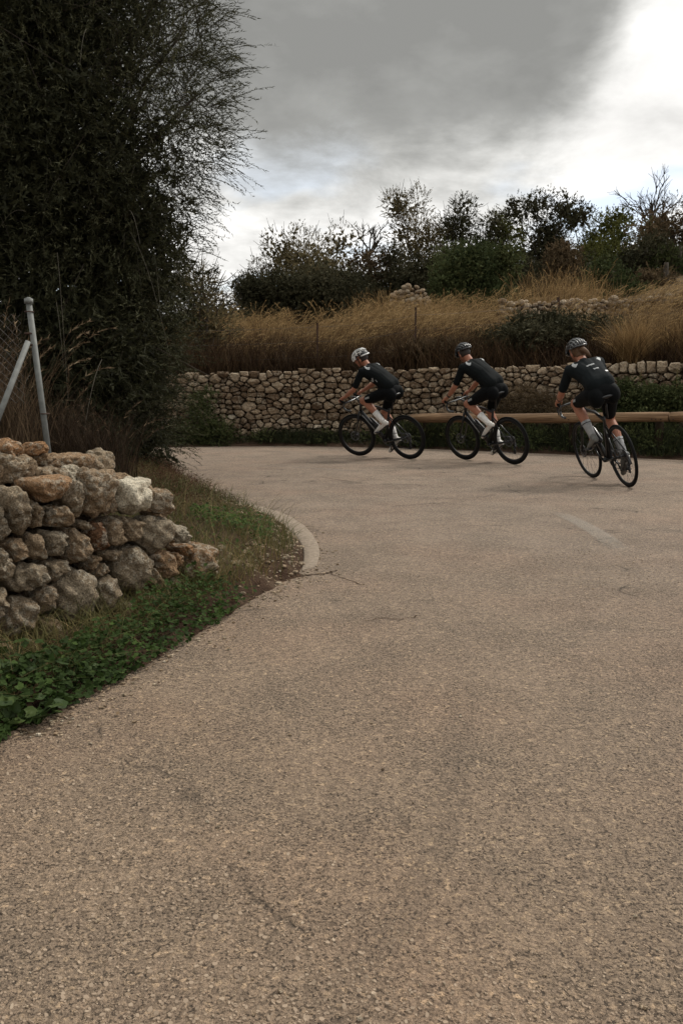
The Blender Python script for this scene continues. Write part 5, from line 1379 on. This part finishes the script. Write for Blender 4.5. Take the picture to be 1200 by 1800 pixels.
# ---- inside verge: grass, dry litter, leafy cover, gravel
def verge_pts(rg, n, x0, x1, y0, y1, dmin=0, dmax=9):
    x = rg.uniform(x0, x1, n); y = rg.uniform(y0, y1, n); P = np.stack([x, y], 1); d, i = poly_dist(P, VERGE); k = i & (d > dmin) & (d < dmax)
    # keep clear of the wall itself
    s = (x - P0.x) * ND.x + (y - P0.y) * ND.y; o = (x - P0.x) * NN.x + (y - P0.y) * NN.y
    k &= ~((o < -.0) & (o > -.42) & (s < .78))
    x, y, d, o, s = x[k], y[k], d[k], o[k], s[k]; z = verge_z(x[None], y[None])[0]
    return x, y, z, d, o, s
def near_verge():
    rg = np.random.default_rng(14)
    # mixed grass
    x, y, z, d, o, s = verge_pts(rg, 60000, -3.6, 0, 2.2, 9.5, .015)
    cl = fnoise(x, y, 2.4, 4, 10)
    gr_ = sstep(cl, -.35, .35); band = sstep(y, 3.6, 4.2) * (1 - sstep(y, 6.2, 7.2))
    keep = rg.random(len(x)) < np.clip((.16 + .70 * band * (.3 + .7 * gr_) + .25 * (y > 5)) * sstep(d, .0, .12) * np.where(o > 0, 1, .5), 0, 1)
    x, y, z, d, cl, o = (q[keep] for q in (x, y, z, d, cl, o)); P = np.stack([x, y, z - .005], 1)
    tone = .34 + .30 * fnoise(x, y, 1.7, 3, 11) + .18 * (y < 4.6)
    V, Fc, T, _, _ = blades(rg, P, .13 + .06 * cl, .0021, .9, 4, tone, .18, .9)
    props(link("verge_grass", mesh_np("verge_grass", V, Fc, T), M_grass), kind='stuff')
    # dry wisps near the wall foot and end
    x, y, z, d, o, s = verge_pts(rg, 26000, -2.2, -.3, 2.3, 5.6, .10); keep = rg.random(len(x)) < np.where((o > 0) & (o < .60), .75, .10) * np.where(y > 3.0, 1, .8); x, y, z = x[keep], y[keep], z[keep]
    P = np.stack([x, y, z - .005], 1); V, Fc, T, _, _ = blades(rg, P, .16 + .10 * sstep(y, 3.2, 4.2), .0019, 1.3, 5, .55 + .22 * fnoise(x, y, 3, 3, 12), .15, .9)
    props(link("dry_wisps", mesh_np("dry_wisps", V, Fc, T), M_grass), kind='stuff')
    # brown litter and dead bracken
    x, y, z, d, o, s = verge_pts(rg, 42000, -4.5, -.2, 2.2, 11.5, .03); far = sstep(y, 4.4, 5.4) * sstep(-x, .7, 1.1) * (1 - sstep(y, 10.5, 11.5))
    keep = rg.random(len(x)) < .10 * (o > -.05) + .45 * far; x, y, z, far = x[keep], y[keep], z[keep], far[keep]; n = len(x)
    P = np.stack([x, y, z + .01], 1); D = nrm(rg.normal(0, 1, (n, 3)) * np.array([1, 1, .35]) + np.array([0, 0, .22]) + far[:, None] * np.array([0, 0, .2]))
    a = sprigs(rg, P, D, .05 + .13 * far, 5, .006, .028, .9, .2, tone0=.35 + .2 * fnoise(x, y, 3, 3, 13), tvar=.22, tstart=0); b = stems(rg, P, D, (.07 + .16 * far), .0013, .2)
    V, Fc, T = join(a, b); M_lit = leafmat("dead_bracken", [(0, (.030, .015, .009)), (.5, (.085, .045, .026)), (1, (.20, .125, .075))], .9, .1, .1)
    props(link("dead_litter", mesh_np("dead_litter", V, Fc, T), M_lit), kind='stuff')
    # low clover-like cover along the road edge
    x, y, z, d, o, s = verge_pts(rg, 80000, -2.0, -.2, 1.9, 6.6, .0); cl = fnoise(x, y, 3.1, 4, 15)
    strip = (1 - sstep(d + .10 * cl, .13, .27)) * (1 - sstep(y, 3.35, 4.2)) + .22 * ((y > 4.4) & (d > .2) & (d < .7)) * sstep(cl, .1, .5)
    keep = rg.random(len(x)) < np.clip(strip * (.85 + .45 * cl), 0, 1) ; x, y, z, d, cl = x[keep], y[keep], z[keep], d[keep], cl[keep]; n = len(x)
    hh = (.03 + .085 * sstep(d, 0, .18)) * (1 + .35 * cl) * rg.uniform(.4, 1.1, n) * np.where(y > 3.9, .7, 1)
    C = np.stack([x + .022, y - .022, z + hh], 1); V = []; Fc = []; b = 0; sz = rg.uniform(.006, .0125, n) * np.where(y < 3, 1.25, 1); up = nrm(rg.normal(0, .42, (n, 3)) + np.array([.12, -.25, 1])); u0 = nrm(np.cross(up, rg.normal(0, 1, (n, 3)))); v0 = np.cross(up, u0)
    ang = np.arange(6) / 6 * 2 * PI; rr = np.array([.25, 1, 1.12, 1.18, 1.12, 1]); ring = C[:, None, :] + (u0[:, None, :] * (np.cos(ang) * rr)[None, :, None] + v0[:, None, :] * (np.sin(ang) * rr)[None, :, None]) * sz[:, None, None] + up[:, None, :] * (sz * .25)[:, None, None] * (np.arange(6) % 2)[None, :, None]
    V = np.concatenate([C[:, None, :], ring], 1).reshape(-1, 3); base_ = np.arange(n)[:, None, None] * 7; tri = np.array([(0, 1 + k, 1 + (k + 1) % 6) for k in range(6)])[None]; Fc = (base_ + tri).reshape(-1, 3)
    T = np.repeat(np.clip(.42 + .30 * cl + rg.normal(0, .16, n), 0, 1), 6)
    M_cov = leafmat("green_ground_cover", [(0, (.014, .024, .006)), (.5, (.036, .062, .014)), (.85, (.066, .105, .022)), (1, (.12, .15, .035))], .75, .12, .25)
    props(link("ground_cover", mesh_np("ground_cover", V, Fc, T, False), M_cov), kind='stuff')
    return M_cov
M_cov = near_verge()

def leafy_plants():
    """round-leaved weeds by the road edge at the lower left; every leaf its own piece"""
    rg = np.random.default_rng(77); M_leaf = leafmat("round_leaf", [(0, (.015, .028, .008)), (.5, (.030, .052, .013)), (1, (.070, .100, .022))], .6, .2, .25)
    protos = []
    for q in range(6):
        n = 14; V = [(0, 0, 0)]; cup = rg.uniform(.1, .35); lob = rg.uniform(.02, .12)
        for rr in (.5, 1):
            for k in range(n):
                a = -PI + 2 * PI * (k + .5) / n; r = rr * (1 + lob * math.cos(5 * a)) * (.62 if abs(a) > 2.8 else 1)
                V.append((r * math.cos(a) * 1.05 + .35, r * math.sin(a), cup * rr * rr * .5 + .07 * math.sin(3 * a + q) * rr))
        Fc = [(0, 1 + k, 1 + (k + 1) % n) for k in range(n)] + [(1 + k, 1 + n + k, 1 + n + (k + 1) % n, 1 + (k + 1) % n) for k in range(n)]
        protos.append(py_mesh("leaf", V, Fc, [float(rg.uniform(.25, .9))] * len(Fc)))
        protos[-1].materials.append(M_leaf)
    spots = [(22, 1272, 13, 1.25, "lowest round-leaved weed, spilling onto the road at the left edge"), (62, 1262, 8, 1.15, "round-leaved weed with one broad leaf lying on the road edge"), (8, 1225, 12, 1.2, "round-leaved weed at the left edge above the lowest one"), (95, 1243, 11, 1.0, "round-leaved weed right of the lowest ones, at the road edge"),
             (60, 1215, 12, 1.1, "round-leaved weed with bright lobed leaves in the middle of the patch"), (128, 1212, 11, 1.0, "round-leaved weed with pale leaves touching the road"), (30, 1190, 10, 1.2, "round-leaved weed with the big leaf, under the dry grass of the wall"), (100, 1180, 9, .85, "small round-leaved weed at the back of the patch"), (160, 1195, 8, .75, "small round-leaved weed at the right end of the patch"), (-30, 1250, 9, 1.2, "round-leaved weed just at the corner of the patch")]
    for (u, v, n, sc, lb) in spots:
        p = gnd(u, v, .02); p.z = verge_z1(p.x, p.y); root = empty("leafy_weed", p); props(root, lb, "plant", "round-leaved weeds beside the road"); st = MB()
        for k in range(n):
            a = rg.uniform(0, 2 * PI); r = rg.uniform(.01, .075) * sc; h = rg.uniform(.03, .10) * sc * (1 - r * 4 / sc * .5); q = Vector((r * math.cos(a), r * math.sin(a), h)); s = rg.uniform(.012, .021) * sc
            st.tube([(0, 0, 0), q * .55 + Vector((0, 0, .012)), q], [.0022, .0018, .0014], 4)
            o = link("leaf", protos[int(rg.integers(6))], None, root, q); o.scale = (s, s, s); o.rotation_euler = (rg.normal(-.1, .35), rg.normal(.15, .35), a)
        st.build("stalks", M_leaf, root)
leafy_plants()
def chippings():
    """pale worn stone chippings standing proud of the asphalt near the camera"""
    rg = np.random.default_rng(61); n = 32000; y = 1.15 + 4.2 * rg.random(n) ** 1.7; x = rg.uniform(-.5, .5, n) * (y + .3)
    P = np.stack([x, y], 1); d, i = poly_dist(P, VERGE); dens = .50 + .38 * fnoise(x, y, 1.6, 4, 30) + .18 * sstep(x, 0, .6)
    k = (~i) & (rg.random(n) < dens); x, y = x[k], y[k]; n = len(x)
    coarse = sstep(fnoise(x, y, 1.6, 4, 30), -.2, .6); r = rg.gamma(5, .00050, n) * (.8 + .7 * coarse); r = np.clip(r, .0015, .0062)
    m = 6; a = np.arange(m) / m * 2 * PI; rot = rg.uniform(0, 2 * PI, n); el = rg.uniform(.55, 1, n)
    jr = rg.uniform(.75, 1.2, (n, m)); px = np.cos(a)[None] * jr; py = np.sin(a)[None] * jr * el[:, None]
    c, s_ = np.cos(rot)[:, None], np.sin(rot)[:, None]; qx, qy = px * c - py * s_, px * s_ + py * c
    h = r * rg.uniform(.15, .5, n); tl = rg.normal(0, .25, (n, 2))
    def ring(f, z): X = x[:, None] + qx * r[:, None] * f; Y = y[:, None] + qy * r[:, None] * f; return np.stack([X, Y, z[:, None] + (qx * tl[:, :1] + qy * tl[:, 1:]) * r[:, None] * f * (z > 0)[:, None]], 2)
    V = np.concatenate([ring(1, np.full(n, -.001)), ring(.8, h), np.stack([x, y, h * 1.03], 1)[:, None, :]], 1).reshape(-1, 3)
    t = []
    for q in range(1):
        for k2 in range(m): b = q * m; e = (k2 + 1) % m; t += [(b + k2, b + e, b + m + e), (b + k2, b + m + e, b + m + k2)]
    t += [(m + k2, m + (k2 + 1) % m, 2 * m) for k2 in range(m)]
    Fc = (np.arange(n)[:, None, None] * (2 * m + 1) + np.array(t)[None]).reshape(-1, 3); T = np.repeat(np.clip(rg.normal(.5, .2, n), 0, 1), len(t))
    M_chip = leafmat("road_chipping", [(0, (.15, .11, .08)), (.35, (.26, .197, .143)), (.65, (.31, .235, .170)), (1, (.37, .29, .212))], .9, .15, 0)
    props(link("road_chippings", mesh_np("road_chippings", V, Fc, T), M_chip), kind='stuff')
def leaf_litter():
    rg = np.random.default_rng(71); V = []; Fc = []; T = []; b = 0
    for i in range(420):
        k = int(rg.integers(4, len(inner) - 1)); p = inner[k].lerp(inner[min(k + 1, len(inner) - 1)], rg.random()); T_ = (inner[min(k + 1, len(inner) - 1)] - inner[k]); T_ = T_.normalized() if T_.length > 0 else Vector((0, 1, 0))
        q = p + Vector((T_.y, -T_.x, 0)) * (abs(rg.normal(0, .12)) - .05); a = rg.uniform(0, 6.28); r = rg.uniform(.005, .014); d = Vector((math.cos(a), math.sin(a), rg.normal(0, .15))); w = Vector((-d.y, d.x, rg.normal(0, .3))); z = .006 + r * .2
        for t, ww in ((-1, 0), (0, .45), (1, 0), (0, -.45)): v = q + d * r * t + w * r * ww; V.append((v.x, v.y, max(z + (v.z - q.z) * .6, .004)))
        Fc.append((b, b + 1, b + 2, b + 3)); b += 4; T.append(rg.uniform(.2, 1))
    props(link("leaf_litter", mesh_np("leaf_litter", V, Fc, T), M_brown), kind='stuff')
leaf_litter()
chippings()
def gravel():
    rg = np.random.default_rng(41); mb = MB()
    x, y, z, d, o, s = verge_pts(rg, 9000, -1.6, 0, 3.9, 7.4, .0, .55)
    for i in range(len(x)):
        if rg.random() > .55 * (1 - sstep(d[i], .1, .5)) * (1 if y[i] > 4.2 else .25): continue
        r = rg.choice([.006, .009, .014, .022], p=[.45, .33, .17, .05]) * rg.uniform(.7, 1.3); mb.tone = float(np.clip(rg.normal(.55, .2), 0, 1))
        mb.ell((x[i], y[i], z[i] + r * .25), (r, r * rg.uniform(.6, 1), r * .55), Matrix.Rotation(rg.uniform(0, 3), 3, 'Z') @ Matrix.Rotation(rg.normal(0, .3), 3, 'X'), 6, 4)
    # loose grit at the edge of the asphalt and a few chippings on the road
    e = [p for p in inner]
    for i in range(900):
        k = int(rg.integers(4, len(e) - 1)); p = e[k].lerp(e[k + 1 if k + 1 < len(e) else k], rg.random()); off = abs(rg.normal(0, .09)); r = rg.choice([.004, .006, .009]) * rg.uniform(.6, 1.2)
        T = (e[min(k + 1, len(e) - 1)] - e[k]).normalized() if (e[min(k + 1, len(e) - 1)] - e[k]).length > 0 else Vector((0, 1, 0)); q = p + Vector((T.y, -T.x, 0)) * off; mb.tone = float(np.clip(rg.normal(.6, .2), 0, 1)); mb.ell((q.x, q.y, r * .4), (r, r * .8, r * .5), None, 5, 3)
    for i in range(260):
        yy = 1.2 + 7 * rg.random() ** 1.6; xx = rg.uniform(-.42, .42) * yy; r = rg.choice([.0025, .0035, .0055], p=[.5, .35, .15]); mb.tone = float(np.clip(rg.normal(.6, .25), 0, 1)); mb.ell((xx, yy, r * .5), (r, r * .8, r * .6), Matrix.Rotation(rg.uniform(0, 3), 3, 'Z'), 5, 4)
    props(mb.build("gravel", M_stone, smooth=False), kind='stuff')
gravel()
# tall dry grass behind the boulder wall, round the fence
def behind():
    rg = np.random.default_rng(19)
    for (u, Y, n, h, lb, tn) in ((14, 5.9, 260, 1.05, "pale feathery dry grass left of the metal fence post", .45), (108, 6.3, 420, .62, "brown hanging dry grass right behind the metal fence post", .22), (62, 6.5, 320, .75, "brown dry grass directly behind the fence post", .2), (-70, 5.8, 350, 1.0, "feathery dry grass at the far left edge", .4), (150, 6.7, 300, .42, "dark dry grass between the fence post and the big olive", .14), (175, 6.2, 500, .6, "short dead grass at the foot of the big olive", .12)):
        p = at(u, 800, Y); p.z = verge_z1(p.x, p.y) - .02
        tuft("grass_clump", lb, p, n, h, .0035, .42, M_brown, int(u + 200), .26, tn, 26 if tn > .4 else 14, group="dry grass behind the boulder wall", tvar=.12)
behind()

# ================================================================ FENCES AND RAIL
M_galv = simple("galvanised_steel", (.17, .175, .165), .7, metal=.3, var=.2, scale=25)
M_rust = simple("rusty_iron", (.055, .028, .018), .8, metal=.2, var=.3, scale=30)
M_wire = simple("fence_wire", (.10, .09, .08), .6, metal=.6)
def log_mat():
    m, N, L, B = newmat("peeled_log")
    tc = N.new('ShaderNodeTexCoord'); mp = N.new('ShaderNodeMapping'); L.new(tc.outputs['Object'], mp.inputs[0]); mp.inputs['Scale'].default_value = (.35, 6, 6)
    n = noise(N, L, mp.outputs[0], 3.5, 6, .65, .8); n2 = noise(N, L, tc.outputs['Object'], 3, 4)
    c = ramp(N, L, n, [(.30, (.05, .028, .016)), (.48, (.18, .11, .062)), (.68, (.33, .22, .13))]); c = mixc(N, L, .5, c, ramp(N, L, n2, [(.35, (.6, .58, .55)), (.7, (1.1, 1.05, 1))]), 'MULTIPLY')
    L.new(c, B.inputs['Base Color']); B.inputs['Roughness'].default_value = .8; B.inputs['Specular IOR Level'].default_value = .2
    b = N.new('ShaderNodeBump'); b.inputs['Strength'].default_value = .6; b.inputs['Distance'].default_value = .01; L.new(n, b.inputs['Height']); L.new(b.outputs[0], B.inputs['Normal'])
    return m
M_log = log_mat(); M_post = simple('dark_wet_wood', (.035, .024, .016), .9, spec=.1, var=.3, bump=.5)
def rail():
    A = at(722, 735.5, 15.35); Bq = at(1176, 733.5, 12.95); C = Bq + (Bq - A).normalized() * 3.6; r = .078
    root = empty("log_guardrail", (A.x, A.y, 0)); props(root, "peeled log guard rail along the far road edge before the stone wall", "guard rail")
    def log(p, q, nm="log"):
        d = q - p; L_ = d.length; m = MB(); n = 18; rg = np.random.default_rng(int(L_ * 100)); pts = []; rad = []
        for k in range(n): t = k / (n - 1); pts.append((L_ * t, .006 * math.sin(t * 9), .006 * math.sin(t * 7 + 1))); rad.append(r * (1 + .05 * math.sin(t * 13) + rg.normal(0, .012)) * (.90 if k in (0, n - 1) else 1))
        m.tube(pts, rad, 16); o = m.build(nm, M_log, root); o.matrix_local = Matrix.Translation(p - Vector((A.x, A.y, 0))) @ d.to_track_quat('X', 'Z').to_matrix().to_4x4(); return o
    log(A, Bq - (Bq - A).normalized() * .012); log(Bq + (Bq - A).normalized() * .012, C)
    d = (Bq - A); n = Vector((d.y, -d.x, 0)).normalized(); n = -n if n.y > 0 else n      # towards the road
    for t in (.04, .345, .655, .96, 1.30, 1.6):
        p = A + d * t - n * .15; m = MB(); zt = p.z + .0
        m.tube([(0, 0, -.1), (0, 0, zt * .5), (0, 0, zt)], [.065, .065, .062], 12); o = m.build("post", M_post, root); o.location = Vector((p.x, p.y, 0)) - Vector((A.x, A.y, 0))
    for u in (.945, .958, .975, 1.015, .655, .36):
        p = A + d * u + n * (r - .004) + Vector((0, 0, -.028)); m = MB(); m.cap(p - n * .012, p + n * .006, .011, .011, 8); m.build("bolt", M_rust, root).location = -Vector((A.x, A.y, 0))
rail()
def post_at(u, v0, v1, Y, r, label, lean=(0, 0), strands=()):
    b = at(u, v0, Y); t = at(u, v1, Y); root = empty("fence_post", (b.x, b.y, float(hill_z(np.array(b.x), np.array(Y))) - .05)); props(root, label, "fence post", "rusty iron fence posts on the slope behind the wall"); H = t.z - root.location.z
    m = MB(); m.box((lean[0] * .5, lean[1] * .5, H / 2), (r * 2, r * .5, H), Matrix.Rotation(math.atan2(lean[0], H), 3, 'Y')); m.box((lean[0] * .5, lean[1] * .5 + r * .75 + .0, H / 2), (r * .5, r * 1.0, H), Matrix.Rotation(math.atan2(lean[0], H), 3, 'Y')); m.build("iron_angle", M_rust, root, smooth=False)
    c = MB(); c.box((lean[0], lean[1], H), (r * 2.3, r * 1.6, .012)); c.build("top_plate", M_rust, root, smooth=False)
    return root, t
pa, ta = post_at(558, 650, 568, 16.9, .016, "upright rusty iron fence post behind the wall, left of the leftmost cyclist's helmet")
pb, tb = post_at(729, 650, 541, 17.0, .018, "tallest rusty iron fence post, between the leftmost and middle cyclists")
m = MB(); hh = tb.z - pb.location.z; m.tube([(0, 0, hh * .62), (-.55, .02, .25)], .012, 6); m.build("brace", M_rust, pb)
pc, tc_ = post_at(990, 640, 522, 19.5, .03, "leaning dark fence post above the bramble near the last cyclist", (-.18, 0))
def wires():
    mb = MB()
    for f_ in (.02, .3, .6):
        a = Vector((-6, 17.0, 2.2 - f_)); P = [a, ta - Vector((0, 0, .05 + f_)), tb - Vector((0, 0, .12 + f_)), Vector((tc_.x - .15, tc_.y, tc_.z - .1 - f_)), Vector((9, 17.5, 3.0 - f_))]
        pts = []
        for i in range(len(P) - 1):
            for k in range(6): t = k / 6; q = P[i].lerp(P[i + 1], t); q.z -= .05 * 4 * t * (1 - t); pts.append(q)
        pts.append(P[-1]); mb.tube(pts, .0022, 4)
    props(mb.build("fence_wires", M_wire), "thin slack wires strung between the rusty posts behind the wall", "wire")
wires()
def mesh_fence():
    top = at(51, 531, 5.5); x0 = top.x; zb = verge_z1(x0, 5.5) - .05
    root = empty("fence_post", (x0 + .10, 5.5, zb)); props(root, "galvanised tube fence post with a slanting brace behind the boulder wall at the left", "fence post")
    H = top.z - zb; m = MB(); m.tube([(0, 0, 0), (-.05, 0, H * .5), (-.10, 0, H)], .0185, 14); m.build("tube", M_galv, root)
    c = MB(); c.tube([(-.10, 0, H - .01), (-.1, 0, H + .02)], [.027, .027], 14); c.tube([(-.1, 0, H + .02), (-.1, 0, H + .03)], [.027, .008], 14); c.build("cap", M_galv, root)
    j = at(50, 600, 5.46); e = at(-40, 830, 5.2); b = MB(); b.tube([j - root.location, e - root.location], .0175, 12); b.build("brace", M_galv, root)
    k = MB(); jj = j - root.location
    for dz in (-.02, .05): k.tube([(jj.x - .005 + .026 * math.cos(a), .026 * math.sin(a), jj.z + dz) for a in [2 * PI * i / 12 for i in range(13)]], .006, 5)
    k.tube([(-.10 + .027 * math.cos(a), .027 * math.sin(a), H - .06) for a in [2 * PI * i / 12 for i in range(13)]], .004, 5)
    k.tube([(-.03 + .027 * math.cos(a), .027 * math.sin(a), H * .42) for a in [2 * PI * i / 12 for i in range(13)]], .004, 5); k.build("clamp", M_rust, root)
    # chain link netting hung to the left of the post
    w = MB(); s = .055; x1 = x0 - 1.3; yN = 5.44; zt = top.z - .08; zb2 = zb + .55
    nx = int((x0 - x1) / s); nz = int((zt - zb2) / s)
    for i in range(-nz, nx):
        for sg in (1, -1):
            pts = []
            for q in range(nz + 1):
                xx = (i + q if sg > 0 else nx - 1 - i - q) * s + x1
                if x1 <= xx <= x0 + .02: pts.append((xx, yN + (.003 if (q + i) % 2 else -.003), zt - q * s))
            if len(pts) > 1: w.tube(pts, .0013, 3, cap=False)
    o = w.build("wire_netting", M_wire); props(o, "diamond wire netting hung from the galvanised post at the left", "netting")
mesh_fence()
